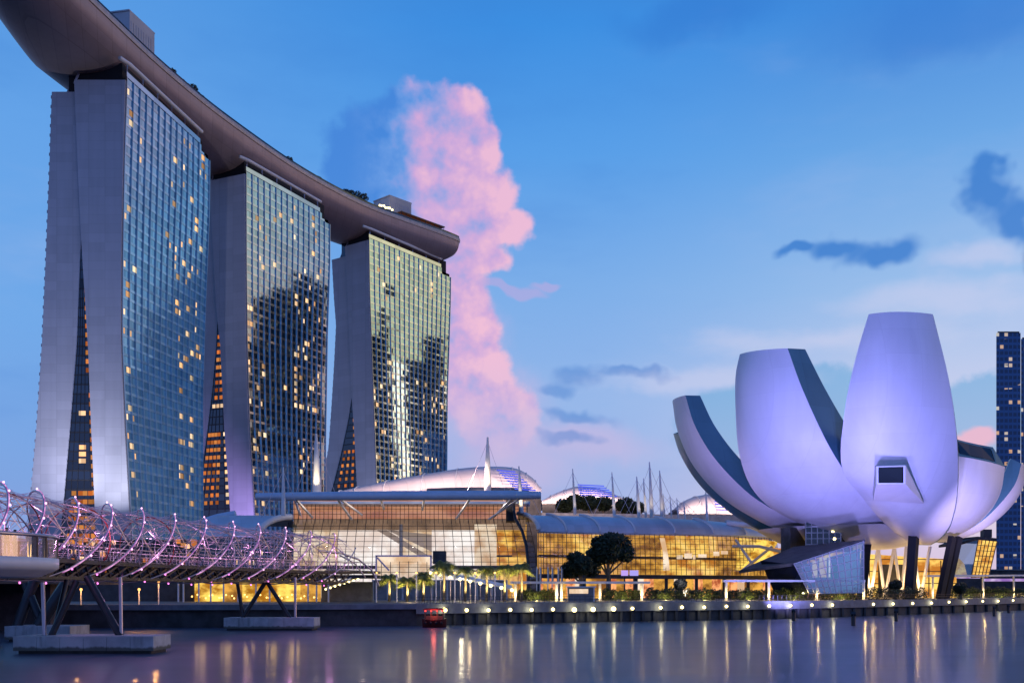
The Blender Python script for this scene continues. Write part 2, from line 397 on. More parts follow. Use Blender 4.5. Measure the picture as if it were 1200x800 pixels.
M['in_white'] = emat('in_white', lin(252, 244, 240), 1.25, lin(226, 206, 196), 0.22)
M['in_cream'] = emat('in_cream', lin(244, 224, 200), 1.1, lin(206, 166, 128), 0.22)
M['in_brown'] = emat('in_brown', lin(150, 120, 100), .9, lin(120, 96, 80), .3)
M['in_gold'] = emat('in_gold', lin(250, 204, 104), 1.3, lin(176, 108, 40), 0.22, stretch=(1, 1, 1.6))
M['in_gold_dim'] = emat('in_gold_dim', lin(226, 166, 72), 1.15, lin(120, 76, 34), 0.22, stretch=(1, 1, 1.6))
M['in_red'] = emat('in_red', lin(250, 170, 110), 1.2, lin(160, 76, 46), 0.5)
M['in_yellow'] = emat('in_yellow', lin(252, 210, 96), 1.3, lin(150, 96, 24), 0.35, stretch=(1, 1, 1.5))
M['boat_dark'] = pmat('boat_dark', (0.10, 0.015, 0.012), 0.4)
M['boat_red'] = pmat('boat_red', (0.35, 0.03, 0.02), 0.4)
M['timber'] = pmat('timber', (0.16, 0.09, 0.05), 0.6)
M['far_tower'] = None

def night_tower(name, wall, sx, sz, lit_frac, gloss=0.25):
    """glazed office wall with its own grid of windows, some of them lit"""
    m, nt, out = newmat(name)
    tc = nt.nodes.new('ShaderNodeTexCoord'); sp = nt.nodes.new('ShaderNodeSeparateXYZ'); nt.links.new(tc.outputs['Object'], sp.inputs[0])
    zz = E(sp.outputs[2]) / sz; xx = (E(sp.outputs[0]) + E(sp.outputs[1])) / sx
    fz, fx = E.op('FRACT', zz), E.op('FRACT', xx)
    inside = sstep(fz, 0.28, 0.34) * sstep(fz, 0.92, 0.86) * sstep(fx, 0.10, 0.16) * sstep(fx, 0.92, 0.86)
    wn = nt.nodes.new('ShaderNodeTexWhiteNoise'); wn.noise_dimensions = '2D'
    cb = nt.nodes.new('ShaderNodeCombineXYZ'); nt.links.new(E.op('FLOOR', zz).s, cb.inputs[0]); nt.links.new(E.op('FLOOR', xx).s, cb.inputs[1]); nt.links.new(cb.outputs[0], wn.inputs[0])
    rowlit = noise(objvec(nt, (0.03, 0.03, 0.22)), 1.0, 2)
    lit = sstep(E(wn.outputs[0]) + (rowlit - 0.5) * 0.5, 1 - lit_frac, 1 - lit_frac + 0.02)
    b = nt.nodes.new('ShaderNodeBsdfPrincipled'); b.inputs['Roughness'].default_value = gloss; b.inputs['Specular IOR Level'].default_value = 0.6 - 0.7 * gloss
    c = mixc(inside, wall, tuple(k * 0.45 for k in wall)); nt.links.new(c.s, b.inputs['Base Color'])
    ec = mixc(E.op('FRACT', E(wn.outputs[0]) * 31.0), (1.0, 0.55, 0.22), (0.9, 0.85, 0.7)); nt.links.new(ec.s, b.inputs['Emission Color'])
    es = lit * inside * 0.55; nt.links.new(es.s, b.inputs['Emission Strength'])
    nt.links.new(b.outputs[0], out.inputs[0]); m.cycles.emission_sampling = 'NONE'; return m
M['office'] = night_tower('office', (0.035, 0.14, 0.34), 3.0, 4.2, 0.13)
M['office_dark'] = night_tower('office_dark', (0.008, 0.012, 0.024), 5.0, 4.2, 0.05, 0.7)

def lamp(name, kind, loc, energy, col, parent=None, size=0.5, aim=None, spot=60, blend=0.6):
    d = bpy.data.lights.new(name, kind); d.energy = energy; d.color = col
    if kind == 'POINT': d.shadow_soft_size = size
    if kind == 'SPOT': d.shadow_soft_size = size; d.spot_size = R(spot); d.spot_blend = blend
    if kind == 'AREA': d.size = size
    o = bpy.data.objects.new(name, d); C.objects.link(o); o.location = loc
    if aim is not None: o.rotation_euler = (Vector(loc) - Vector(aim)).to_track_quat('Z', 'Y').to_euler()
    if parent: o.parent = parent; o.matrix_parent_inverse = Matrix.Translation(-Vector(parent.location))
    return o

def interp(tab, y):
    if y <= tab[0][0]: return tab[0][1]
    for (a, p), (b, q) in zip(tab, tab[1:]):
        if y <= b: return p + (q - p) * (y - a) / (b - a)
    return tab[-1][1]
def smoothtab(tab, n=40):
    """Catmull-Rom resample of a (key, value) table"""
    out = []
    P = [tab[0]] + list(tab) + [tab[-1]]
    for i in range(1, len(P) - 2):
        for k in range(6):
            t = k / 6
            q = [0.5 * (2 * P[i][d] + (P[i + 1][d] - P[i - 1][d]) * t + (2 * P[i - 1][d] - 5 * P[i][d] + 4 * P[i + 1][d] - P[i + 2][d]) * t * t + (3 * P[i][d] - P[i - 1][d] - 3 * P[i + 1][d] + P[i + 2][d]) * t ** 3) for d in range(len(tab[0]))]
            out.append(tuple(q))
    out.append(tuple(tab[-1])); return out

# ================================================================== THE SETTING
GZ = 2.9
QUAY = smoothtab([(-120.0, 128.0), (-88, 130), (-66, 132), (-39, 133), (-19.5, 138), (-11.6, 139.5), (0, 148), (18.4, 158), (39.4, 169), (62.5, 187.5), (87.5, 210), (122.5, 245), (196, 316), (330, 430)])
w = MB(); w.face([(-6000, -300, 0), (6000, -300, 0), (6000, 9000, 0), (-6000, 9000, 0)])
m, nt, out = newmat('water')
v1 = objvec(nt, (0.10, 0.55, 1)); v3 = objvec(nt, (0.02, 0.09, 1))
h = noise(v1, 1.0, 2, 0.45) + noise(v3, 1.0, 2, 0.5) * 0.8
patch = noise(objvec(nt, (0.010, 0.035, 1)), 1.0, 4)
bp = nt.nodes.new('ShaderNodeBump'); bp.inputs['Strength'].default_value = 0.5; bp.inputs['Distance'].default_value = 0.07
nt.links.new(h.s, bp.inputs['Height'])
def water_lobe(rough, bump):
    b = nt.nodes.new('ShaderNodeBsdfPrincipled'); b.inputs['Base Color'].default_value = (0.03, 0.05, 0.085, 1); b.inputs['IOR'].default_value = 1.33
    b.inputs['Specular IOR Level'].default_value = 0.6; b.inputs['Roughness'].default_value = rough
    if bump: nt.links.new(bp.outputs[0], b.inputs['Normal'])
    return b
calm, rippled = water_lobe(0.125, True), water_lobe(0.44, False)
rippled.inputs['Specular IOR Level'].default_value = 1.0; rippled.inputs['Base Color'].default_value = (0.055, 0.085, 0.14, 1)      # long calm swells with wind-ruffled ripples over them
mx = nt.nodes.new('ShaderNodeMixShader'); f = sstep(patch, 0.25, 0.75) * 0.26 + 0.55; nt.links.new(f.s, mx.inputs[0])
nt.links.new(calm.outputs[0], mx.inputs[1]); nt.links.new(rippled.outputs[0], mx.inputs[2]); nt.links.new(mx.outputs[0], out.inputs[0])
struct(w.build('water', m))
g = MB(); n = len(QUAY)
pts = [(-5000, 128.0, GZ)] + [(x, y + 0.3, GZ) for x, y in QUAY] + [(5000, 2500, GZ), (5000, 9000, GZ), (-5000, 9000, GZ)]
g.face(pts); struct(g.build('ground', M['paving']))
def quay_pt(px):
    k = (px - CX) / F
    for (x0, y0), (x1, y1) in zip(QUAY, QUAY[1:]):
        a, b_ = x0 - k * y0, x1 - k * y1
        if a <= 0 <= b_: t = a / (a - b_); return Vector((x0 + (x1 - x0) * t, y0 + (y1 - y0) * t, 0))
    return Vector((k * 200, 200, 0))

# quay wall
qw = thing('quay_wall', 'long dark quay wall with grey parapet along the far waterfront', 'wall', (0, 148, 0))
qb, qp, qc = MB(), MB(), MB()
ext = [(-400.0, 128.0)] + list(QUAY)
for (x0, y0), (x1, y1) in zip(ext, ext[1:]):
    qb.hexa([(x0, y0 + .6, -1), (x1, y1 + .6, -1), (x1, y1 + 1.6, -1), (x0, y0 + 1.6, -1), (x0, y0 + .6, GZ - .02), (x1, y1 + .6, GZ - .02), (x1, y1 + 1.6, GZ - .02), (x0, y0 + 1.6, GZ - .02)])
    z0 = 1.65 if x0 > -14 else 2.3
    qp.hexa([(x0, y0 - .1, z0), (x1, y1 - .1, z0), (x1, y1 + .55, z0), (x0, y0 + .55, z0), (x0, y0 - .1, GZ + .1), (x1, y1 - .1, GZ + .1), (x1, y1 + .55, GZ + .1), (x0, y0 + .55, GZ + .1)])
qb.build('wall_face', M['concrete_dark'], qw); qp.build('parapet', M['parapet'], qw)  # wall face coloured dark for the shade below the parapet
# pile fenders under the parapet
qf = MB()
for px in range(520, 1210, 13):
    p = quay_pt(px); qf.box((p.x, p.y + .3, 0.5), (0.35, 0.4, 2.2))
qf.build('fender_piles', M['concrete_dark'], qw)
# railing on top
rl = MB()
for (x0, y0), (x1, y1) in zip(QUAY, QUAY[1:]):
    if x0 < -14 or x0 > 150: continue
    for zz in (GZ + 0.6, GZ + 1.05): rl.bar((x0, y0 + .4, zz), (x1, y1 + .4, zz), 0.05)
    for k in range(4):
        t = k / 4; rl.bar((x0 + (x1 - x0) * t, y0 + (y1 - y0) * t + .4, GZ + .1), (x0 + (x1 - x0) * t, y0 + (y1 - y0) * t + .4, GZ + 1.05), 0.05)
rl.build('railing', M['steel_dark'], qw)

# ================================================================== HOTEL TOWERS
def make_tower(label, px, P0, U, Ed, ztop, zref, front, fback, gapL, rearL, rear_top, far, bays, floors, lit, seed, atr_y0):
    """front/fback/gapL/rearL: photo rows -> photo columns of the near end's edges; far: rows -> far edge column"""
    g = random.Random(seed)
    U = Vector((*U, 0)).normalized(); Ed = Vector((*Ed, 0)).normalized(); P0 = Vector((*P0, 0))
    T = thing('hotel_tower', label, 'tower', (P0.x, P0.y, GZ), 'curved hotel towers under the sky deck')
    m_px = P0.y / F
    def ro(z): return HY - (z - ZC) / m_px            # photo row of a height at the near plane
    def off(tab, z):                                   # metres behind the front corner along Ed
        k = (interp(tab, ro(z)) - CX) / F
        return (k * P0.y - P0.x) / (Ed.x - k * Ed.y)
    def flen(z):
        k = (interp(far, ro(z)) - CX) / F; q = P0 + Ed * off(front, z)
        return (k * q.y - q.x) / (U.x - k * U.y)
    zs = [GZ + (ztop - GZ) * i / floors for i in range(floors + 1)]
    Lt = flen(ztop - 8)
    def fp(i, u, d=0.0):                               # point on the front facade at floor i, fraction u, d metres proud
        z = zs[i] if isinstance(i, int) else i
        p = P0 + Ed * (off(front, z) - d) + U * (u * flen(z)); return Vector((p.x, p.y, z))
    def ep(tab, z, u=0.0):
        if u == 'far': u = flen(z) * 0.985
        p = P0 + Ed * off(tab, z) + U * u; return Vector((p.x, p.y, z))
    # front curtain wall, every pane slightly out of true
    gl = MB(); sp = MB(); fl = MB(); npb = 2
    fh = zs[1] - zs[0]
    for i in range(floors):
        z0, z1 = zs[i], zs[i + 1]
        for k in range(bays * npb):
            u0, u1 = k / (bays * npb), (k + 1) / (bays * npb)
            if i == floors - 1 and u0 > 0.87: continue
            zz0 = z0 + fh * 0.30
            j = [g.gauss(0, 0.0035) for _ in range(3)]
            a, b_, c, d = fp(zz0, u0, j[0]), fp(zz0, u1, j[0] + j[1]), fp(z1, u1, j[0] + j[1] + j[2]), fp(z1, u0, j[0] + j[2])
            gl.face([a, b_, c, d])
        for k in range(bays):
            u0, u1 = k / bays, (k + 1) / bays
            if i == floors - 1 and u0 > 0.87: continue
            j = g.gauss(0, 0.008)
            a, b_, c, d = fp(z0, u0, .10 + j), fp(z0, u1, .10 - j), fp(z0 + fh * .30, u1, .10 - j), fp(z0 + fh * .30, u0, .10 + j)
            a2, b2, c2, d2 = fp(z0, u0, 0), fp(z0, u1, 0), fp(z0 + fh * .30, u1, 0), fp(z0 + fh * .30, u0, 0)
            sp.face([a, b_, c, d]); sp.face([d, c, c2, d2])
    gl.build('curtain_wall', M['tower_glass'], T); sp.build('spandrel_band', M['spandrel'], T)
    for k in range(bays + 1):
        u = k / bays
        for i in range(0, floors - (1 if u > 0.87 else 0), 1):
            fl.bar(fp(i, u, .28), fp(i + 1, u, .28), 0.27, 0.5, up=tuple(U.cross(Vector((0, 0, 1)))))
    fl.build('facade_fins', M['fin'], T)
    # end walls: front leg and rear leg, 0.6 m thick concrete blades
    def blade(ta, tb, z0, z1, u0, u1, name, proud=0.0):
        b_ = MB(); N = 40
        A = [ep(ta, z0 + (z1 - z0) * i / N, u0) for i in range(N + 1)]; Bv = [ep(tb, z0 + (z1 - z0) * i / N, u0) for i in range(N + 1)]
        A2 = [ep(ta, z0 + (z1 - z0) * i / N, u1) for i in range(N + 1)]; B2 = [ep(tb, z0 + (z1 - z0) * i / N, u1) for i in range(N + 1)]
        b_.grid([[p, q] for p, q in zip(Bv, A)], False); b_.grid([[p, q] for p, q in zip(A2, B2)], False)
        b_.grid([[p, q] for p, q in zip(A, A2)], False); b_.grid([[p, q] for p, q in zip(B2, Bv)], False)
        b_.face([A[-1], A2[-1], B2[-1], Bv[-1]])
        return b_.build(name, M['tower_wall'], T)
    blade(front, fback, GZ, ztop - 1.5, -0.7, 0.5, 'end_wall')
    blade(gapL, rearL, GZ, rear_top, 1.6, 2.8, 'end_wall')
    # solid bodies behind: front leg's back face + rear leg, top slab
    bd = MB(); N = 30
    far_u = 'far'
    for ta in (fback,):
        bd.grid([[ep(ta, GZ + (ztop - 2 - GZ) * i / N, 0.5), ep(ta, GZ + (ztop - 2 - GZ) * i / N, far_u)] for i in range(N + 1)], False)
    for ta in (gapL, rearL):
        bd.grid([[ep(ta, GZ + (rear_top - GZ) * i / N, 2.8), ep(ta, GZ + (rear_top - GZ) * i / N, far_u)] for i in range(N + 1)], False)
    bd.grid([[ep(front, GZ + (ztop - 2 - GZ) * i / N, far_u), ep(fback, GZ + (ztop - 2 - GZ) * i / N, far_u)] for i in range(N + 1)], False)
    bd.grid([[ep(gapL, GZ + (rear_top - GZ) * i / N, far_u), ep(rearL, GZ + (rear_top - GZ) * i / N, far_u)] for i in range(N + 1)], False)
    z = ztop - 2; bd.face([ep(front, z, .5), ep(front, z, far_u), ep(fback, z, far_u), ep(fback, z, .5)])
    z = rear_top - .3; bd.face([ep(gapL, z, 2.8), ep(gapL, z, far_u), ep(rearL, z, far_u), ep(rearL, z, 2.8)])
    bd.build('leg_body', M['dark_glass'], T)
    # rear balconies: thin floor slabs proud of the back facade, seen as a serrated edge
    rb = MB()
    for i in range(2, floors):
        if zs[i] > rear_top: break
        p = ep(rearL, zs[i], 2.0); q = ep(rearL, zs[i], far_u); e = Ed * 0.55
        rb.hexa([p, q, q + e, p + e, p + Vector((0, 0, 1.1)), q + Vector((0, 0, 1.1)), q + e + Vector((0, 0, 1.1)), p + e + Vector((0, 0, 1.1))])
    rb.build('rear_balcony', M['tower_wall'], T)
    # atrium glazing between the legs, set back
    at_ = MB(); mu = MB(); ua = 1.3
    for i in range(floors):
        z0, z1 = zs[i], zs[i + 1]
        if ro(z1) < atr_y0: break
        a, b_, c, d = ep(gapL, z0, ua), ep(fback, z0, ua), ep(fback, z1, ua), ep(gapL, z1, ua)
        at_.face([a, b_, c, d])
        mu.bar(a - U * .12, b_ - U * .12, 0.12, 0.5)
    for k in range(6):
        t = (.03, .2, .4, .6, .8, .97)[k]
        for i in range(floors):
            if ro(zs[i + 1]) < atr_y0 + (60 if 0 < k < 5 else 0): break
            a = ep(gapL, zs[i], ua).lerp(ep(fback, zs[i], ua), t); b_ = ep(gapL, zs[i + 1], ua).lerp(ep(fback, zs[i + 1], ua), t)
            mu.bar(a - U * .12 - Vector((0, 0, .2)), b_ - U * .12 + Vector((0, 0, .2)), 0.14)
    ag = at_.build('atrium_glazing', M['dark_glass'], T); mu.build('atrium_mullions', M['steel_dark'], ag)
    # top: recessed dark neck, glass parapet and the pale ledge
    nk = MB(); zt = ztop - 2
    q = [ep(front, ztop - 3, 2.0) + Ed * 2.5, ep(front, ztop - 3, 'far') + Ed * 2.5, ep(fback, ztop - 3, 'far'), ep(fback, ztop - 3, 2.0)]
    nk.hexa([Vector((p.x, p.y, zt)) for p in q] + [Vector((p.x, p.y, ztop + 6)) for p in q]); nk.build('roof_neck', M['black_recess'], T)
    nk2 = MB(); q = [ep(gapL, rear_top - 3, 4.0), ep(gapL, rear_top - 3, 'far'), ep(rearL, rear_top - 3, 'far') - Ed * 5, ep(rearL, rear_top - 3, 4.0) - Ed * 5]
    nk2.hexa([Vector((p.x, p.y, rear_top - .3)) for p in q] + [Vector((p.x, p.y, rear_top + 9)) for p in q]); nk2.build('roof_neck', M['dark_glass'], T)
    pr = MB(); nseg = 12
    for k in range(nseg):
        a, b_ = fp(ztop - .05, k / nseg * .87, .25), fp(ztop - .05, (k + 1) / nseg * .87, .25)
        pr.hexa([a, b_, b_ + Ed * .3, a + Ed * .3] + [p + Vector((0, 0, 2.0)) for p in (a, b_, b_ + Ed * .3, a + Ed * .3)])
    pr.build('roof_parapet', M['spandrel'], T)
    lg = MB(); lgp = []
    for k in range(15):
        u = -0.06 + k / 14 * .92; p = fp(ztop, u, 1.2); lgp.append(Vector((p.x, p.y, ztop + 4.6 + (0.4 if k in (0,) else 0))))
    lgp[0] = lgp[0] + Ed * 1.5
    lg.tube(lgp, 0.75, 8); lg.build('roof_ledge', M['white_paint'], T)
    for tab, u_, zz in ((fback, 1.0, ztop - 2), (rearL, 4.0, rear_top)):
        p = ep(tab, zz, u_) - Ed * (4 if tab is rearL else -1); MB().bar(p, p + Vector((2.4, 2, 8)), 0.7).build('deck_strut', M['steel'], T)
    for k in range(6):
        p = fp(ztop - 1, k / 6 + .02, -.4); MB().bar(p, p + Vector((0, 0, 6)), 0.45).build('deck_strut', M['steel'], T)
    # lit rooms: one pane each
    seen = set()
    for (qx, qy) in lit:
        k0 = (qx - CX) / F; best = None
        zg = ztop - (qy - ro(ztop)) * m_px
        for kk in range(bays * npb):
            for i in range(max(0, floors - 60), floors - 1):
                if abs(zs[i] - zg) > 25: continue
                u = (kk + .5) / (bays * npb); p = fp(i, u) + Vector((0, 0, fh * .6))
                sx, sy = CX + F * p.x / p.y, HY - F * (p.z - ZC) / p.y
                dd = (sx - qx) ** 2 + (sy - qy) ** 2
                if best is None or dd < best[0]: best = (dd, i, kk)
        if best is None or (best[1], best[2]) in seen or len(seen) > 98: continue
        seen.add((best[1], best[2])); i, kk = best[1], best[2]
        wb = MB(); e = 0.12 / bays
        u0, u1 = kk / (bays * npb) + e * .4, (kk + 1) / (bays * npb) - e * .4
        z0, z1 = zs[i] + fh * .34, zs[i + 1] - fh * .06
        c = fp((z0 + z1) / 2, (u0 + u1) / 2, .06)
        wb.face([fp(z0, u0, .06), fp(z0, u1, .06), fp(z1, u1, .06), fp(z1, u0, .06)])
        wb.build('lit_window', M['lit_warm'], T, origin=c)
    return T, fp, ep, zs, ag, U, Ed

cols = lambda *a: list(a)
T1L = [(148,245),(148,254),(147,306),(156,318),(146,336),(146,346),(146,366),(147,387),(155,390),(148,437),(149,486),(155,490),(149,507),(155,519),(157,540),(157,551),(159,579),(150,480),(200,215),(213,215),(203,239),(224,231),(228,262),(228,272),(197,272),(202,285),(203,295),(202,304),(201,314),(209,289),(221,287),(233,294),(214,310),(225,316),(231,320),(219,322),(208,327),(219,330),(207,355),(208,363),(212,365),(219,359),(230,355),(231,365),(229,384),(211,393),(216,394),(207,420),(213,423),(218,424),(223,417),(229,411),(230,419),(233,421),(211,430),(223,444),(212,458),(212,486),(224,490),(213,513),(224,515),(208,521),(214,522),(219,524),(224,524),(209,550),(213,550),(225,551),(209,559),(213,559),(220,561),(220,569),(222,588),(226,588),(151,108),(153,136),(153,147),(164,168),(162,190),(219,160),(220,170),(208,187),(216,194),(238,195),(241,178),(231,204),(238,207)]
c5 = lambda L: [(220 + .325 * a, 340 + .325 * b_) for a, b_ in L]
c2 = lambda L: [(280 + a / 4, 160 + b_ / 4) for a, b_ in L]
T2L = c5([(220,60),(220,75),(215,110),(225,130),(220,180),(220,200),(265,285),(270,300),(275,310),(255,345),(270,400),(225,395),(225,260),(225,290),(240,540),(240,560),(255,520),(275,520),(255,570),(280,600),(235,640),(280,665),(245,765),(275,760),(350,340),(350,360),(385,230),(395,240),(400,210),(410,220),(430,200),(430,190),(420,250),(390,290),(395,300),(405,320),(385,345),(390,360),(385,400),(385,425),(400,430),(415,430),(430,430),(445,435),(460,440),(455,330),(465,320),(470,345),(455,355),(435,360),(430,385),(400,545),(415,590),(410,610),(415,630),(405,665),(435,610),(385,30),(390,60),(395,75),(430,40),(435,70),(420,110),(450,170),(455,50),(475,100)]) + \
      c2([(75,390),(105,415),(130,475),(245,400),(250,480),(260,325),(350,380),(350,420),(350,460),(350,500),(350,540),(170,590),(300,640),(270,665),(325,715),(385,625),(360,670),(270,750),(320,775),(100,560),(120,600),(170,380),(190,370)])
T3L = c5([(720,255),(725,270),(735,310),(700,345),(675,360),(670,380),(680,410),(720,375),(725,400),(675,480),(700,510),(710,515),(685,590),(685,605),(735,605),(735,640),(685,690),(745,690),(825,325),(855,350),(850,375),(850,395),(855,420),(880,380),(895,400),(890,420),(900,430),(880,440),(895,440),(915,430),(920,330),(830,510),(840,525),(860,530),(920,540),(865,615),(880,615),(855,615),(895,615),(900,635),(835,650),(840,660)]) + \
      c2([(645,630),(680,700),(900,690),(905,720),(905,750),(750,560),(870,560),(740,650),(935,640),(690,760),(830,720)])
tower1 = make_tower('nearest hotel tower at left, teal glass with scattered lit rooms', 148, (-142.4, 378), (11.0, 63), (-1, 0.0), 194.0, 0,
    [(90,148),(200,145),(300,143.2),(400,142.6),(500,147),(590,152),(700,158)], [(90,88),(200,92.5),(255,95),(300,97.5),(400,104),(500,108),(590,112),(700,118)],
    [(90,90),(200,92.5),(255,94.6),(300,92),(400,88),(500,80),(590,72),(700,60)], [(90,58),(107,57.5),(200,54.5),(300,50.5),(400,46),(500,39.5),(590,32),(700,22)],
    189.2, [(90,245),(170,244.5),(300,240),(430,236.5),(600,237),(700,238)], 14, 54, T1L, 1, 262)
tower2 = make_tower('middle hotel tower, glass mirroring a dark skyline under pink sky', 288, (-120.4, 463), (26, 55), (-0.91, 0.41), 194.0, 0,
    [(195,288),(300,288.3),(400,289),(500,292),(600,298),(700,305)], [(195,246),(300,251.5),(350,254),(400,259),(500,264),(600,271),(700,277)],
    [(195,248),(300,251.5),(350,254),(400,251.5),(450,247),(500,241),(530,237),(600,224),(700,206)], [(195,222),(300,224.5),(400,222),(500,211),(600,194),(700,176)],
    189.0, [(195,386),(260,386),(360,383),(500,381),(700,381)], 15, 54, T2L, 2, 356)
tower3 = make_tower('farthest hotel tower, glass mirroring yellow dusk sky and skyline', 432, (-77.1, 551), (40, 58), (-0.815, 0.58), 194.0, 0,
    [(275,432),(340,433),(470,437.5),(570,441),(700,446)], [(275,405),(340,408),(454,412.5),(502,416),(574,419.5),(700,425)],
    [(275,407),(340,409),(454,411.8),(486,407),(520,399.7),(551,392),(574,386),(700,360)], [(275,386),(293,386.5),(340,389),(372,391.4),(421,389),(470,386),(520,382.5),(551,376),(574,370),(700,345)],
    188.0, [(275,528),(320,527.5),(440,524),(560,523),(700,522)], 17, 54, T3L, 3, 458)

# atrium lights
def atrium_lights(tw, gapside, rows, fr):
    T, fp, ep, zs, ag, U, Ed = tw
    gapL, fback = gapside
    P0y = T.location.y
    k = 0
    for y0, y1, step, ts, mat in rows:
        y = y0
        while y < y1:
            z = ZC + (HY - y) / F * P0y
            for t in ts:
                a = ep(gapL, z, 1.1); b_ = ep(fback, z, 1.1); c = a.lerp(b_, t); w_ = (b_ - a).length
                if w_ < 1.2: continue
                hw = min(.85, max(.42, w_ * .16)); r = (b_ - a).normalized() * hw
                o = MB().face([c - r, c + r, c + r + Vector((0, 0, 1.7)), c - r + Vector((0, 0, 1.7))]).build('lit_room', mat, ag, origin=c); k += 1
            y += step
    return k
lo, lw = M['lit_orange'], M['lit_warm']
gap1 = ([(90,90),(200,92.5),(255,94.6),(300,92),(400,88),(500,80),(590,72),(700,60)], [(90,88),(200,92.5),(255,95),(300,97.5),(400,104),(500,108),(590,112),(700,118)])
gap2 = ([(195,248),(300,251.5),(350,254),(400,251.5),(450,247),(500,241),(530,237),(600,224),(700,206)], [(195,246),(300,251.5),(350,254),(400,259),(500,264),(600,271),(700,277)])
gap3 = ([(275,407),(340,409),(454,411.8),(486,407),(520,399.7),(551,392),(574,386),(700,360)], [(275,405),(340,408),(454,412.5),(502,416),(574,419.5),(700,425)])
atrium_lights(tower1, gap1, [(290, 445, 10.4, (0.8,), lo), (465, 590, 10.4, (0.92,), lo), (486, 490, 9, (0.45, .55), lw), (526, 548, 8, (0.5, .58), lw), (580, 592, 10, (.3, .5, .64, .8), lo), (600, 640, 10, (.25, .4, .55, .7, .85), lo)], 0)
atrium_lights(tower2, gap2, [(392, 470, 9, (0.35, .7), lo), (474, 482, 9, (.25, .5, .75), lw), (508, 598, 9, (.15, .3, .45, .6), lo), (508, 598, 9, (.88,), lw)], 0)
atrium_lights(tower3, gap3, [(455, 520, 9, (.8,), lo), (528, 575, 8, (.25, .5, .75), lo)], 0)

# ================================================================== SKY DECK
def sky_deck():
    front = smoothtab([(-152, 300), (-150, 318), (-147.5, 345), (-143.5, 368), (-137.5, 398), (-128.5, 432), (-116.5, 467), (-105, 496), (-91, 524), (-75, 549), (-53, 574), (-39, 589), (-29, 600)])
    front = [Vector((x, y, 0)) for x, y in front]
    T = thing('sky_deck', 'long boat shaped roof deck spanning all three hotel towers', 'roof deck', (-110, 470, 196))
    N = len(front); hull_rows, rim = [], []
    ZT, = (210.5,)
    centre = []
    for i, p in enumerate(front):
        d = (front[min(i + 1, N - 1)] - front[max(i - 1, 0)]).normalized(); nrm = Vector((-d.y, d.x, 0))   # to the rear
        # arc-length based width
        s = i / (N - 1)
        wdt = 40.0 * min(1.0, 0.45 + 2.0 * s) * math.sqrt(max(0.0, 1 - max(0, (s - 0.80) / 0.20) ** 2.6))
        centre.append((p, nrm, wdt, s))
    for p, nrm, wdt, s in centre:
        sh = (40 - wdt) * 0.06 if s > 0.75 else 0.0
        base = p + nrm * sh
        dep = 14.5 * (wdt / 40.0) ** 0.45 if wdt > 0.5 else 0.3
        row = []
        K = 18
        for k in range(K + 1):
            a = math.pi * k / K
            u = 0.5 - 0.5 * math.cos(a)                # 0 front rim .. 1 rear rim
            z = ZT - 2.2 - (dep - 2.2) * math.sin(a) ** 0.75
            q = base + nrm * (u * wdt); row.append(Vector((q.x, q.y, z)))
        hull_rows.append(row)
        a, b_ = base - nrm * 0.3, base + nrm * (wdt + .3)
        rim.append((Vector((a.x, a.y, ZT)), Vector((b_.x, b_.y, ZT)), base, nrm, wdt))
    h = MB(); h.grid(hull_rows, True)
    h.face([r for r in hull_rows[0]]); h.face([r for r in hull_rows[-1]][::-1])
    h.build('hull', M['hull'], T)
    # rim band front and rear and top deck
    rm = MB(); D2 = Vector((0, 0, -2.2)); up = Vector((0, 0, 0.0))
    rm.grid([[r[0] + D2, r[0] + Vector((0, 0, -1.1)) - c[1] * .25, r[0]] for r, c in zip(rim, [(0, x[3]) for x in rim])], True)
    rm.grid([[r[1], r[1] + D2] for r in rim], True)
    rm.grid([[r[0], r[0].lerp(r[1], .5), r[1]] for r in rim], False)
    rm.face([rim[-1][0] + D2, rim[-1][1] + D2, rim[-1][1], rim[-1][0]])
    rm.build('deck_rim', M['deck_rim'], T)
    rl = MB()
    for i in range(N - 1):
        a, b_ = rim[i][0] + rim[i][3] * .6, rim[i + 1][0] + rim[i + 1][3] * .6
        rl.bar(a + Vector((0, 0, 1.2)), b_ + Vector((0, 0, 1.2)), 0.12); rl.bar(a, a + Vector((0, 0, 1.2)), .1)
        rl.face([a, b_, b_ + Vector((0, 0, 1.1)), a + Vector((0, 0, 1.1))])
    rl.build('glass_railing', M['dark_glass'], T)
    def ondeck(px, off):                              # a spot on the deck, 'off' metres behind the front rim, seen in column px
        k = (px - CX) / F
        for i in range(N - 1):
            a, b_ = rim[i][0] + rim[i][3] * off, rim[i + 1][0] + rim[i + 1][3] * off
            fa, fb = a.x - k * a.y, b_.x - k * b_.y
            if fa <= 0 <= fb:
                t = fa / (fa - fb); q = a.lerp(b_, t); d = (b_ - a).normalized(); return q, d, rim[i][3]
        return rim[-1][0], Vector((0, 1, 0)), rim[-1][3]
    return T, ondeck, ZT
deckT, ondeck, ZT = sky_deck()
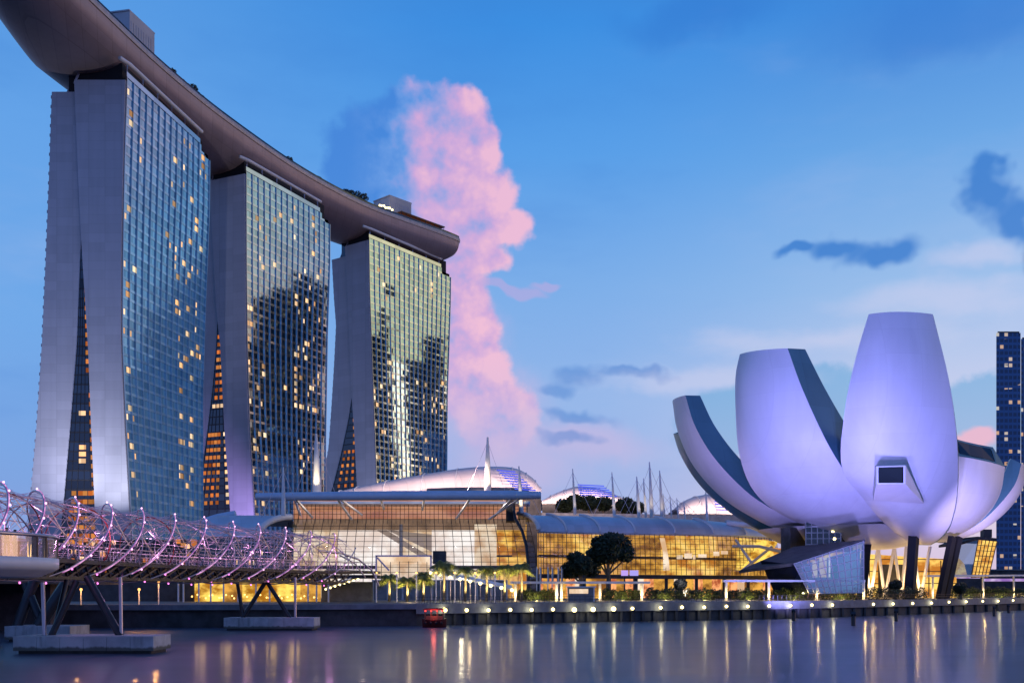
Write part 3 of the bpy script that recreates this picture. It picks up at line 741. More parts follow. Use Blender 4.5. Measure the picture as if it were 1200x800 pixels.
def roof_block(px0, px1, off, depth, hgt, lab):
    q0, d, nrm = ondeck(px0, off); q1, d1, _ = ondeck(px1, off); 
    T = thing('roof_pavilion', lab, 'roof building', q0, 'box pavilions on the sky deck')
    e = nrm * depth; z = Vector((0, 0, hgt)); d = (q1 - q0)
    MB().hexa([q0, q1, q1 + e, q0 + e, q0 + z, q1 + z, q1 + e + z, q0 + e + z]).build('wall', M['roof_block'], T)
    z2 = Vector((0, 0, hgt + .5)); o = MB(); k = d.normalized() * .4
    o.hexa([q0 - k + z, q1 + k + z, q1 + k + e + z, q0 - k + e + z, q0 - k + z2, q1 + k + z2, q1 + k + e + z2, q0 - k + e + z2]); o.build('roof', M['roof_block'], T)
    g = MB()
    for i in range(9):
        p = q0 + d * (.05 + i * .1) + Vector((0, 0, hgt * .2)) - nrm * .08; g.bar(p, p + Vector((0, 0, hgt * .6)), .12)
    g.build('louvre', M['steel'], T)
    return T
roof_block(152, 181, 9, 14, 17, 'pale box pavilion on the sky deck above nearest tower')
roof_block(457, 482, 10, 14, 14, 'pale box pavilion on the sky deck above farthest tower')
# rooftop restaurant terrace
def terrace():
    q0, d, nrm = ondeck(446, 1.4); q1, _, _ = ondeck(523, 1.4)
    T = thing('roof_restaurant', 'lit restaurant terrace with long flat canopy on sky deck end', 'restaurant', q0)
    d = (q1 - q0)
    z = Vector((0, 0, 1)); e = nrm * 7
    cp = MB(); a, b_ = q0 + d * .3, q0 + d * .98
    cp.hexa([a + z * 3.2, b_ + z * 3.2, b_ + e + z * 3.2, a + e + z * 3.2, a + z * 3.7, b_ + z * 3.7, b_ + e + z * 3.7, a + e + z * 3.7]); cp.build('canopy', M['timber'], T)
    ps = MB()
    for k in range(10):
        p = q0 + d * (.31 + k * .073) + nrm * .4; ps.bar(p, p + z * 3.2, .25)
    ps.build('post', M['steel_dark'], T)
    wl = MB(); a2, b2 = q0 + d * .32 + nrm * 5, q0 + d * .97 + nrm * 5
    wl.face([a2 + z * .1, b2 + z * .1, b2 + z * 2.6, a2 + z * 2.6]); wl.build('bar_front', emat('bar_front', (1.0, .36, .10), .9, (.35, .09, .03), .5), T)
    lb = MB()
    for k in range(7):
        p = q0 + d * (.0 + k * .03) + nrm * (.6 + .3 * (k % 2)) + z * (2.6 + .3 * (k % 3)); lb.ball(p, .55, 8, 5)
    lb.build('terrace_lamp', M['lamp_white'], T)
    lamp('terrace_glow', 'POINT', q0 + d * .08 + nrm * 1 + z * 3, 2500, (1, .75, .45), T, 0.6)
terrace()
for i, (px, hh) in enumerate([(405, 4), (412, 5), (420, 6), (427, 6.5), (338, 4), (372, 3), (200, 4), (226, 5)]):
    q, d, nrm = ondeck(px, 4)
    T = thing('rooftop_tree', ['dark rooftop tree, leftmost of the clump before the far pavilion', 'dark rooftop tree, second in the clump before far pavilion', 'dark rooftop tree, third in clump before far pavilion',
              'tallest dark rooftop tree right beside the far pavilion', 'small lone rooftop tree above the middle tower', 'low rooftop shrub between middle and farthest towers', 'small tree on deck rim above nearest tower', 'tree on deck rim where nearest tower ends'][i], 'tree', q, 'trees on the sky deck')
    MB().tube([q, q + Vector((0, 0, hh * .6))], [.2, .12], 6).build('trunk', M['bark'], T)
    MB().leaves(q + Vector((0, 0, hh * .65)), (2.3, 2.3, hh * .42), 420, .42, 50 + i, .2).build('crown', M['leaf_dark'], T)
# deck furniture line on the rim between towers: parasols in red, far left part
for i, px in enumerate((212, 218, 224, 230, 235)):
    q, d, nrm = ondeck(px, 3)
    T = thing('parasol', ORD[i] + ' dark red parasol from the left on deck rim above nearest tower', 'parasol', q, 'parasols on the sky deck')
    MB().tube([q, q + Vector((0, 0, 2.6))], .08, 6).build('pole', M['steel'], T)
    MB().lathe(q + Vector((0, 0, 2.1)), [(1.7, 0), (1.6, .1), (.05, .9)], 10).build('canopy', M['boat_red'], T)

# ================================================================== PETALLED MUSEUM
def resample(pts, n):
    P = [Vector(p) for p in pts]; Q = []
    ext = [P[0] * 2 - P[1]] + P + [P[-1] * 2 - P[-2]]
    for i in range(1, len(ext) - 2):
        for k in range(8):
            t = k / 8; p0, p1, p2, p3 = ext[i - 1:i + 3]
            Q.append(0.5 * (2 * p1 + (p2 - p0) * t + (2 * p0 - 5 * p1 + 4 * p2 - p3) * t * t + (3 * p1 - p0 - 3 * p2 + p3) * t ** 3))
    Q.append(P[-1]); L = [0]
    for a, b_ in zip(Q, Q[1:]): L.append(L[-1] + (b_ - a).length)
    out, j = [], 0
    for k in range(n):
        s = L[-1] * k / (n - 1)
        while j < len(L) - 2 and L[j + 1] < s: j += 1
        t = (s - L[j]) / max(1e-9, L[j + 1] - L[j]); out.append(Q[j].lerp(Q[j + 1], min(1, max(0, t))))
    return out
MUS = thing('museum_building', 'white flower shaped museum of curved petals glowing lavender', 'museum', (77, 238, GZ))
def petal(left, right, outward, bulge, thick, up_tip, label=None, ztip_only=0.35, skin='petal'):
    n, mcol = 34, 12
    Lp = resample([at(*q) for q in left], n); Rp = resample([at(*q) for q in right], n)
    o = Vector((*outward, 0)).normalized()
    def blg(s): return bulge * math.sin(math.pi * min(1, .12 + s * 0.88)) ** .8
    outer, inner = [], []
    for i in range(n):
        s = i / (n - 1); a, b_ = Lp[i], Rp[i]; row = []
        # outward direction leans down towards the base
        od = (o + Vector((0, 0, -1.1 * s * s))).normalized()
        for k in range(mcol + 1):
            t = k / mcol; row.append(a.lerp(b_, t) + od * (blg(s) * (1 - (2 * t - 1) ** 2)))
        outer.append(row)
        th = thick * (0.45 + 1.2 * s if s < .5 else 1.05 * (1.0 - 0.75 * (s - .5) / .5))
        shr = 0.0
        inn = -o * th + Vector((0, 0, up_tip * max(0, 1 - s / ztip_only)))
        inner.append([a + inn, a.lerp(b_, .25) + inn - o * .6, a.lerp(b_, .5) + inn - o * .8, a.lerp(b_, .75) + inn - o * .6, b_ + inn])
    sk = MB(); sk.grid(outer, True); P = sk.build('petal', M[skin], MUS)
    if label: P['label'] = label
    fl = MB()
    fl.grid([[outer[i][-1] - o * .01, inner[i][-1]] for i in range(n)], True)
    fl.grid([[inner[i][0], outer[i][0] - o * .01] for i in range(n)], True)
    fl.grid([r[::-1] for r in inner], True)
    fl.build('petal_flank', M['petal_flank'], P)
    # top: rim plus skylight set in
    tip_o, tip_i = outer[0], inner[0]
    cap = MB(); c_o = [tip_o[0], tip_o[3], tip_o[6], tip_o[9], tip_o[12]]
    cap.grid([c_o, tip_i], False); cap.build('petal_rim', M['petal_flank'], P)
    sl = MB(); dn = Vector((0, 0, .05)) + o * .06
    r0 = [c_o[k].lerp(tip_i[k], .14) for k in range(5)]; r1 = [c_o[k].lerp(tip_i[k], .86) for k in range(5)]
    def inset(r): a, b_ = r[0].lerp(r[-1], .1), r[-1].lerp(r[0], .1); return [a + dn] + [q + dn for q in r[1:-1]] + [b_ + dn]
    sl.grid([inset(r0), inset(r1)], False); sl.build('skylight', M['dark_glass'], P)
    return P
# rear, left to right
petal([(789, 508, 262), (797, 532, 261), (815, 562, 259), (840, 588, 256), (875, 613, 252), (915, 630, 246), (985, 638, 242)],
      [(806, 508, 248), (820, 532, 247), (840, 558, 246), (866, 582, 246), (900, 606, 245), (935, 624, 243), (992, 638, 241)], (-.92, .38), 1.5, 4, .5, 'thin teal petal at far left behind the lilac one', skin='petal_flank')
petal([(1200, 548, 246), (1197, 572, 246), (1180, 597, 245), (1150, 620, 243), (1112, 636, 240)][::1],
      [(1197, 543, 229), (1190, 566, 229), (1172, 590, 230), (1147, 613, 232), (1108, 635, 236)], (.96, -.1), 1.2, 5, 1.2, 'rightmost petal, seen edge on')
petal([(788, 470, 246), (794, 505, 245), (812, 545, 243), (845, 582, 241), (885, 608, 239), (925, 625, 238), (985, 638, 237)],
      [(803, 463, 228), (815, 500, 226), (840, 540, 225), (880, 580, 226), (920, 604, 228), (945, 614, 231), (1000, 636, 235)], (-.93, -.36), 1.6, 8.5, .2, 'narrow lilac petal leaning far left')
petal([(1121, 534, 209), (1113, 585, 213), (1101, 615, 219), (1085, 635, 231)],
      [(1178, 547, 222), (1171, 581, 223), (1150, 609, 227), (1108, 635, 233)], (.62, -.78), 2.0, 6, 4.6, 'short pale petal leaning right with dark skylight')
petal([(867, 415, 217), (862, 440, 216.5), (862, 480, 217), (866, 530, 219), (880, 570, 222), (905, 596, 225), (945, 616, 229), (1000, 634, 233)],
      [(923, 408, 208), (940, 455, 206), (965, 510, 206), (985, 545, 208.5), (1010, 581, 213), (1040, 616, 222), (1063, 637, 233.5)], (-.86, -.5), 3.4, 11, .4, 'broad lilac petal left of the tall one')
petal([(1018, 368, 199), (1004, 415, 198.5), (991, 475, 199.5), (986, 545, 205), (1010, 582, 211), (1040, 617, 220), (1064, 637, 232)],
      [(1093, 368, 199), (1111, 440, 198), (1121, 510, 200), (1122, 570, 206), (1115, 610, 214), (1103, 629, 222), (1090, 638, 232)], (-0.42, -.91), 4.2, 9, .5, 'tallest central petal with a protruding window box')
def window_box():
    f = [at(1027, 546, 196.2), at(1061, 545, 196.2), at(1061, 567, 196.4), at(1027, 567, 196.4)]
    bk = [at(1025, 546.5, 204), at(1063, 545.5, 204), at(1083, 590, 205), at(1023, 586, 205)]
    h = MB()
    for k in range(4): h.face([f[k], bk[k], bk[(k + 1) % 4], f[(k + 1) % 4]])
    ctr = sum(f, Vector()) / 4; g = [ctr + (q - ctr) * .86 for q in f]
    for k in range(4): h.face([f[k], f[(k + 1) % 4], g[(k + 1) % 4], g[k]])
    W = h.build('window_box', M['petal'], MUS)
    g2 = [q + Vector((0, .35, 0)) for q in g]
    MB().face(g2).build('window_pane', M['dark_glass'], W)
    r = MB()
    for k in range(4): r.face([g[k], g[(k + 1) % 4], g2[(k + 1) % 4], g2[k]])
    r.build('window_reveal', M['black_recess'], W)
window_box()
# belly under the petals, core and columns
cz = at(1062, 637, 236).z
bl = MB(); bl.lathe((80, 240, 0), [(1, cz - 1.4), (9, cz - 1.0), (17, cz + 0.6), (22, cz + 3.5)], 40); bl.build('bowl_underside', M['petal'], MUS)
cc = MB()
cc.hexa([Vector(q) for q in [(66, 258, GZ), (112, 258, GZ), (112, 264, GZ), (66, 264, GZ), (66, 258, cz), (112, 258, cz - 3), (112, 264, cz - 3), (66, 264, cz)]]); cc.build('core_wall', M['in_gold'], MUS)  # wall glows gold, lobby lighting put into its colour
cg = MB()
for k in range(16): cg.box((66 + 3 * k, 257.9, (GZ + cz) / 2 - 1.5), (.22, .2, cz - GZ - 3.4))
for z in (6.5, 9.5, 12.5): cg.box((89, 257.88, z), (46, .2, .2))
cg.build('core_mullion', M['mullion'], MUS)
for a, b_, wd in ((at(1066, 690, 216), at(1071, 626, 219), 1.7), (at(1101, 690, 219), at(1116, 629, 222), 1.1), (at(1108, 690, 221), at(1124, 629, 223), .95), (at(1010, 690, 228), at(1016, 634, 229), 1.2)):
    a.z = GZ; MB().bar(a, b_, wd, wd * 1.4).build('column', M['black_recess'], MUS)
for k, (x0, x1) in enumerate([(1020, 1012), (1020, 1029), (1037, 1029), (1037, 1048), (1056, 1048), (1056, 1062), (1079, 1070), (1079, 1090)]):
    a, b_ = atz(x0, 240, GZ), at(x1, 640, 241); MB().tube([a, b_], .38, 8).build('lattice_column', M['white_paint'], MUS)
for x, y in ((72, 236), (84, 238), (94, 238)): lamp('under_glow', 'POINT', (x, y, GZ + 3.5), 1500, (1, .62, .24), MUS, .5)
pl = MB(); pl.box((91, 246, GZ + 4.0), (5, 3, 8)); pl.build('lobby_block', M['concrete_dark'], MUS)
bx = MB(); a, b_ = at(1087, 624, 216), at(1097, 616, 216); bx.box(((a.x + b_.x) / 2, 219, (a.z + b_.z) / 2), (b_.x - a.x, 5, b_.z - a.z)); bx.build('lit_soffit_box', M['in_yellow'], MUS)
# block above the entrance roof
eb = MB(); a, b_, c = at(944, 640, 224), at(985, 640, 224), at(1000, 640, 232)
zt, zb = at(0, 611, 226).z, at(0, 645, 226).z
e0 = [atz(944, 224, 0), atz(985, 223, 0), atz(1000, 233, 0), atz(955, 236, 0)]
eb.hexa([(q.x, q.y, zb) for q in e0] + [(q.x, q.y, zt) for q in e0]); EB = eb.build('lobby_glazing', M['dark_glass'], MUS)
mu = MB()
for t in range(7):
    p = e0[0].lerp(e0[1], t / 6); mu.bar((p.x, p.y - .1, zb), (p.x, p.y - .1, zt), .18)
for t in range(1, 5): z = zb + (zt - zb) * t / 5; mu.bar((e0[0].x, e0[0].y - .1, z), (e0[1].x, e0[1].y - .1, z), .15)
mu.build('mullion', M['steel'], EB)
for q in ((976, 622), (978, 631)):
    p = at(*q, 223.2); MB().ball((p.x, p.y, p.z), .35).build('lobby_lamp', M['lamp_white'], EB)
fb_ = MB(); e1 = [atz(915, 227, 0), atz(926, 224, 0), atz(946, 232, 0), atz(930, 236, 0)]
zt2 = at(0, 618, 226).z; fb_.hexa([(q.x, q.y, GZ) for q in e1] + [(q.x, q.y, zt2) for q in e1]); fb_.build('core_block', M['concrete_dark'], MUS)

# sloping roof and glass pavilion in front of the museum
PV = thing('glass_pavilion', 'angular blue glass entrance pavilion with dark sloping roof below petals', 'pavilion', (64, 205, GZ))
rf = MB(); rq = [at(866, 668, 212), at(930, 659, 196), at(1014, 631, 198), at(1012, 632, 214), at(960, 640, 222), at(930, 640, 222)]
rf.face([rq[0], rq[1], rq[2], rq[3], rq[4], rq[5]]); dz = Vector((0, 0, -.6)); rf.face([q + dz for q in rq][::-1])
for k in range(6): a, b_ = rq[k], rq[(k + 1) % 6]; rf.face([a + dz, b_ + dz, b_, a])
rf.build('roof', M['concrete_dark'], PV)
ga, gb, gc, gd = at(930, 660, 195.6), at(1012, 634, 197.6), at(1012, 694, 197), at(948, 695, 196)
def quadgrid(a, b_, c, d, nu, nv): return lambda u, v: (a.lerp(b_, u)).lerp(d.lerp(c, u), v)
G = quadgrid(ga, gb, gc, gd, 8, 5)
gl = MB()
for i in range(10):
    for j in range(6): gl.face([G(i / 10, j / 6), G((i + 1) / 10, j / 6), G((i + 1) / 10, (j + 1) / 6), G(i / 10, (j + 1) / 6)])
gl.build('glazing', M['pale_glass'], PV)
mu = MB(); off = Vector((0, -.1, 0))
for i in range(11): mu.bar(G(i / 10, 0) + off, G(i / 10, 1) + off, .14)
for j in range(7): mu.bar(G(0, j / 6) + off, G(1, j / 6) + off, .12)
mu.build('mullion', M['steel'], PV)
MB().face([ga + Vector((0, 0, -.2)), gd, gd + Vector((-3, 14, 0)), ga + Vector((-3, 14, 1))]).build('side_glazing', M['dark_glass'], PV)
iw = MB(); iw.face([at(938, 662, 202), at(1008, 642, 204), at(1008, 694, 204), at(950, 696, 203)]); iw.build('interior_wall', emat('pav_in', lin(58, 98, 140), .9, lin(96, 136, 168), .2), PV)
for (x0, x1, y0, y1, mt) in ((952, 958, 657, 676, 'in_cream'), (960, 969, 653, 676, 'in_cream'), (971, 973, 650, 676, 'in_white')):
    MB().face([at(x0, y1, 200), at(x1, y1, 200), at(x1, y0, 200), at(x0, y0, 200)]).build('interior_panel', M[mt], PV)
MB().box((at(976, 665, 200).x, 200.5, at(0, 668, 200).z), (2.0, .5, 3)).build('interior_screen', emat('green_screen', lin(30, 120, 130), .8), PV)

# gold lit crystal pavilion right of the museum
CP = thing('glass_pavilion', 'amber lit leaning glass pavilion right of the museum', 'pavilion', (112, 250, GZ))
A = [at(1138, 676, 250), at(1158, 676, 250), at(1168, 634, 252), at(1146, 632, 252)]
MB().face(A).build('glazing', M['in_gold'], CP)
q = MB(); Gf = quadgrid(A[3], A[2], A[1], A[0], 5, 6)
for i in range(6): q.bar(Gf(i / 5, 0) + off * 2, Gf(i / 5, 1) + off * 2, .16)
for j in range(8): q.bar(Gf(0, j / 7) + off * 2, Gf(1, j / 7) + off * 2, .13)
q.build('mullion', M['timber'], CP)
B = [at(1117, 676, 250.5), at(1138, 676, 250), at(1146, 632, 252), at(1124, 639, 254)]
MB().face(B).build('glazing', M['pale_glass'], CP)
MB().face([at(1116, 676, 253), at(1134, 676, 253), at(1130, 660, 253), at(1120, 650, 253)]).build('interior_wall', M['in_gold'], CP)
rb = MB(); z = Vector((0, 0, .8)); top = [A[3], A[2], A[2] + Vector((2, 14, 0)), A[3] + Vector((-2, 14, 0))]
rb.hexa(top + [p + z for p in top]); top = [B[3], B[2], B[2] + Vector((0, 14, 0)), B[3] + Vector((0, 12, 0))]; rb.hexa([p + Vector((0, .2, 0)) for p in top] + [p + z * .8 + Vector((0, .2, 0)) for p in top])
sd = [A[1], A[1] + Vector((2, 14, 0)), A[2] + Vector((2, 14, 0)), A[2]]; rb.face(sd); rb.build('roof', M['concrete_dark'], CP)
p = at(1160, 632, 251); MB().box((p.x, p.y + 2, p.z + 1.6), (2, 2, 2.0)).build('vent', M['steel_dark'], CP)

# floodlights before the museum, some out in the water on added piles
def flood(px, Y, aim, en, col, lab, spot=75, z=GZ + .2):
    wet = quay_pt(px).y > Y
    p = atz(px, Y, 1.3 if wet else z); T = thing('floodlight', lab, 'floodlight', p, 'floodlights at the museum and towers')
    d = (Vector(aim) - p).normalized()
    MB().bar(p + Vector((0, 0, .1)), p + Vector((0, 0, .1)) + d * .5, .6, .5).build('lamp_housing', M['steel_dark'], T)
    MB().bar(p, p + Vector((0, 0, .35)), .5, .1).build('bracket', M['steel_dark'], T)
    if wet: MB().tube([p + Vector((0, 0, -3)), p], .3, 8).build('pile', M['steel_dark'], T)  # invented pile under a lamp that stands over the water
    lamp('flood_beam', 'SPOT', p + d * .75, en, col, T, .35, aim, spot, .9)
LAV, PINK = (0.33, 0.31, 1.0), (0.58, 0.46, 1.0)
flood(1050, 160, at(1056, 480, 200), 85000, LAV, 'small floodlight on an added pile before the tallest petal', 85)
flood(930, 162, at(920, 510, 212), 80000, LAV, 'small floodlight on an added pile before the broad left petal', 85)
flood(1000, 140, at(990, 430, 205), 80000, LAV, 'floodlight on an added pile facing the gap between both broad petals', 66)
flood(800, 196, at(825, 550, 232), 42000, (.62, .42, .85), 'small floodlight in planting before the leftmost petals', 55)
flood(1165, 190, at(1150, 580, 218), 60000, PINK, 'small floodlight on an added pile before the short right petal', 55)
flood(1182, 215, at(1185, 575, 236), 40000, PINK, 'small floodlight on an added pile below the rightmost petal', 60)
# tower foot floods
flood(128, 352, (-152, 378, 66), 95000, (.88, .88, 1.0), 'floodlight at the front leg of nearest tower', 80, 23.0)
flood(62, 352, (-172, 378, 62), 70000, (.80, .80, 1.0), 'floodlight at the rear leg of nearest tower', 80, 23.0)
flood(285, 425, (-124, 463, 35), 260000, (.62, .42, 1.0), 'violet floodlight at the foot of middle tower', 50)
flood(428, 505, (-80, 551, 60), 150000, (.7, .7, 1.0), 'floodlight at the foot of farthest tower', 60)

# ================================================================== SHOPPING MALL
ML = thing('shopping_mall', 'long glass fronted mall with blue roof beam, lit white and orange inside', 'mall', (-32, 232, GZ))
prof = [(588, 241), (600, 240.5), (613, 239.5), (620, 237), (632, 233), (645, 230.5), (660, 229), (680, 228), (704, 228)]
prof = smoothtab(prof)
def bow(px, y): return px + (px - 479) * 0.075 * math.sin(min(1, max(0, (y - 606) / 62)) * math.pi / 2)
def skin(px, j): y, Y = prof[j]; return at(bow(px, y), y, Y - 3.0 * (1 - ((px - 479) / 139) ** 2) * min(1, max(0, (y - 606) / 40)))
NP = len(prof)
gs = MB(); gs.grid([[skin(340 + (618 - 340) * i / 28, j) for i in range(29)] for j in range(NP)], True); gs.build('glass_front', M['clear'], ML)
mu = MB()
for i in range(29):
    px = 340 + (618 - 340) * i / 28
    mu.tube([skin(px, j) + Vector((0, -.15, 0)) for j in range(NP)], .075, 5)
for y in list(range(590, 614, 6)) + list(range(616, 672, 6)):
    Y = interp(prof, y); hb_ = [at(bow(x_, y), y, Y - .15 - 3.0 * (1 - ((x_ - 479) / 139) ** 2) * min(1, max(0, (y - 606) / 40))) for x_ in [340 + 278 * q_ / 12 for q_ in range(13)]]; mu.tube(hb_, .055, 4)
for i in range(56):
    px = 340 + 278 * i / 56; mu.bar(at(px, 588, 240.9), at(px, 613, 239.4), .10)
mu.build('glazing_bars', M['mullion'], ML)
BW = thing('boundary_wall', 'grey promenade wall behind the palms and slim lamp posts', 'wall', atz(515, 206, GZ))
a, b_ = atz(437, 206, GZ), atz(594, 206, GZ); MB().box(((a.x + b_.x) / 2, 206.3, GZ + 1.9), (b_.x - a.x, .5, 3.8)).build('wall_panel', M['parapet'], BW)
q = MB(); q.box(((a.x + b_.x) / 2, 206.2, GZ + 3.9), (b_.x - a.x + .3, .9, .2))
for k in range(10): q.box((a.x + (b_.x - a.x) * k / 9, 205.95, GZ + 1.9), (.35, .3, 3.8))
q.build('coping', M['concrete'], BW)
# interior: timber ceiling and halls as glowing panels, room light put into their colour
def ipanel(x0, x1, y0, y1, Y, mat, name='lit_interior', slope=(0, 0)):
    return MB().face([at(x0, y1, Y), at(x1, y1, Y), at(x1, y0 + slope[1], Y), at(x0, y0 + slope[0], Y)]).build(name, M[mat], ML)
ipanel(344, 616, 586, 616, 250, 'in_orange', 'timber_ceiling')
ipanel(344, 616, 608, 621, 246.2, 'in_brown', 'bulkhead')
ipanel(344, 396, 614, 706, 247, 'in_cream')
ipanel(396, 470, 614, 706, 248, 'in_white')
ipanel(470, 506, 614, 706, 247, 'in_cream')
ipanel(506, 556, 614, 706, 248, 'in_white')
ipanel(556, 582, 614, 706, 246, 'in_cream')
ipanel(582, 600, 614, 650, 247, 'in_gold'); ipanel(600, 617, 614, 652, 247, 'in_gold_dim'); ipanel(582, 617, 652, 706, 246, 'in_gold')
fl = MB()
for y in (664,): a, b_ = at(342, y, 239), at(616, y, 239); fl.box(((a.x + b_.x) / 2, 243.5, a.z), (b_.x - a.x, 9, .7))
fl.build('floor_slab', M['timber'], ML)
wd = MB(); wd.face([at(440, 620, 246), at(452, 620, 246), at(508, 654, 246), at(496, 654, 246)]); wd.face([at(452, 620, 245.8), at(506, 626, 245.8), at(506, 646, 245.8)]); wd.build('escalator_soffit', emat('soffit', lin(170, 150, 140), .8), ML)
cl = MB()
for px in (470,): a, b_ = at(px, 614, 244), at(px, 704, 244); cl.tube([a, b_], .45, 8)
cl.build('interior_column', M['white_paint'], ML)
# entrance box
ipanel(442, 504, 652, 676, 226, 'in_cream', 'entrance_screen'); 
ef = MB()
for a, b_ in ((at(441, 651, 225.8), at(441, 702, 225.8)), (at(505, 651, 225.8), at(505, 702, 225.8)), (at(440, 651, 225.8), at(506, 651, 225.8)), (at(442, 653, 225.6), at(456, 668, 225.6))): ef.bar(a, b_, .35)
ef.build('entrance_frame', M['steel'], ML)
db = MB(); a, b_ = at(507, 660, 226), at(522, 645, 226); db.box(((a.x + b_.x) / 2, 228, (a.z + b_.z) / 2), (b_.x - a.x, 3, b_.z - a.z)); db.build('service_box', M['concrete_dark'], ML)
# roof beam and its struts
rb = MB(); rb.tube([at(300, 581.5, 226), at(340, 581.5, 226), at(460, 580.5, 226), at(600, 580, 226), at(634, 580, 226)], [.75, .95, 1.05, 1.05, .8], 14)
rb.build('roof_beam', M['beam_roof'], ML)
rs = MB(); a, b_ = at(338, 584.5, 229), at(622, 584.5, 229); rs.box(((a.x + b_.x) / 2, 242, a.z), (b_.x - a.x, 8, .6)); rs.build('roof_edge', M['beam_roof'], ML)
for (x0, x1, y1) in ((346, 366, 606), (345, 352, 603), (395, 412, 608), (398, 424, 603), (446, 450, 596), (497, 495, 597), (551, 535, 607), (600, 578, 606), (609, 573, 608)):
    MB().tube([at(x0, 584, 227), at(x1, y1, 238)], .28, 6).build('strut', M['white_paint'], ML)
for px in (370, 425, 480, 535, 590): lamp('strut_fill', 'POINT', at(px, 590, 231), 420, (1, .78, .6), ML, .3)  # fill added under the roof edge to brighten the struts, no fixtures
# left end: dark gable and end of hall
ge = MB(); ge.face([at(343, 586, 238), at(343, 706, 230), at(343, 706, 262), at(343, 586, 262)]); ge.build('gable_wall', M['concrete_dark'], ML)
gx = MB(); a, b_ = at(593, 610, 233), at(604, 586, 233); gx.box(((a.x + b_.x) / 2, 236, (a.z + b_.z) / 2), (b_.x - a.x, 6, b_.z - a.z)); gx.build('gable_box', M['black_recess'], ML)
ar = MB(); ar.tube([at(600, 588, 234), at(604, 608, 231), at(612, 622, 228.5), at(617, 640, 226.5), at(619, 660, 225.5), at(620, 700, 225)], .38, 8); ar.build('arch_rib', M['steel_dark'], ML)
# vaulted wing on the right: (column, top row, eave row, distance)
def wing(T, st, base_row, mats, nrib, glassrows, eave_in, close=True):
    st = smoothtab(st); n = len(st)
    rows = []
    for px, y0, y1, Y in st:
        r = []
        for k in range(9):
            t = k / 8; y = y0 + (y1 - y0) * (1 - math.cos(t * math.pi / 2)) ; yy = y0 + (y1 - y0) * (1 - math.cos(t * math.pi / 2))
            r.append(at(px + eave_in * math.sin(t * math.pi / 2), yy, Y + 7 - 7 * math.sin(t * math.pi / 2)))
        rows.append([q + Vector((0, 12, 0)) * (1 if False else 0) for q in r])
    up = MB(); up.grid(rows, True)
    back = [[r[0], r[0] + Vector((0, 10, -1.0))] for r in rows]; up.grid(back, True)
    rr = [[q + Vector((0, .25, -.35)) for q in r] for r in rows]; up.grid([r[::-1] for r in rr], True); up.grid([[a[-1], b_[-1]] for a, b_ in zip(rr, rows)], True)
    up.build('vault_roof', M['grey_roof'], T)
    return st, rows
st, rows = wing(ML, [(607, 603, 622, 232), (660, 604, 623.5, 238), (720, 605.5, 624.5, 245), (790, 607.5, 625.5, 253), (850, 612, 627.5, 261), (886, 619, 629.5, 267)], 0, None, 0, 0, 24)
nr = len(rows)
for k in range(0, nr, max(1, nr // 7)):
    b_ = MB(); b_.tube([q + Vector((0, -.25, .3)) for q in rows[k]], .55 if k == 0 else .26, 6); b_.build('roof_rib', M['white_paint'], ML)
fp_ = [r[-1] for r in rows]                          # eave line
def wallpt(i, v):                                   # v 0 eave .. 1 foot, bulging glass
    e = fp_[i]; z = e.z + (GZ + 5.6 - e.z) * v; return Vector((e.x, e.y + .4 - 2.2 * math.sin(v * 1.7), z))
gw = MB(); gw.grid([[wallpt(i, j / 8) for i in range(nr)] for j in range(9)], True); gw.build('glass_front', M['clear'], ML)
mu = MB()
for i in range(nr):
    mu.tube([wallpt(i, j / 8) + Vector((0, -.12, 0)) for j in range(9)], .085, 5)
    if i < nr - 1:
        mid = [(wallpt(i, j / 8) + wallpt(i + 1, j / 8)) / 2 + Vector((0, -.12, 0)) for j in range(9)]; mu.tube(mid, .06, 5)
for j in range(1, 8):
    for i in range(nr - 1): mu.bar(wallpt(i, j / 8) + Vector((0, -.12, 0)), wallpt(i + 1, j / 8) + Vector((0, -.12, 0)), .09)
mu.build('glazing_bars', M['mullion'], ML)
seg = [(0, 5, 'in_gold_dim'), (5, 9, 'in_gold'), (9, 15, 'in_gold_dim'), (15, 21, 'in_gold'), (21, nr - 1, 'in_gold_dim')]
for a, b_, mt in seg:
    q = MB()
    for i in range(a, min(b_, nr - 1)):
        p0, p1 = fp_[i] + Vector((0, 8, 0)), fp_[i + 1] + Vector((0, 8, 0)); q.face([(p0.x, p0.y, GZ + 3), (p1.x, p1.y, GZ + 3), p1, p0])
    q.build('lit_interior', M[mt], ML)
q = MB()
for i in range(nr - 1):
    for z in (GZ + 5.6, GZ + 10):
        p0, p1 = fp_[i], fp_[i + 1]
        if z > p1.z - 2: continue
        q.hexa([(p0.x, p0.y + .8, z - .4), (p1.x, p1.y + .8, z - .4), (p1.x, p1.y + 8, z - .4), (p0.x, p0.y + 8, z - .4), (p0.x, p0.y + .8, z), (p1.x, p1.y + .8, z), (p1.x, p1.y + 8, z), (p0.x, p0.y + 8, z)])
q.build('floor_slab', M['timber'], ML)
MB().face([at(777, 668, 247), at(785, 668, 247), at(783, 650, 247), at(779, 630, 247), at(773, 630, 247), at(777, 648, 247)]).build('lit_stair', M['in_cream'], ML)
for x0, x1, y0, y1 in ((793, 800, 650, 655), (802, 811, 648, 654), (812, 815, 650, 655), (818, 828, 649, 653), (836, 843, 646, 651), (845, 853, 645, 649)):
    ipanel(x0, x1, y0, y1, 250, 'in_cream', 'lit_sign_band')
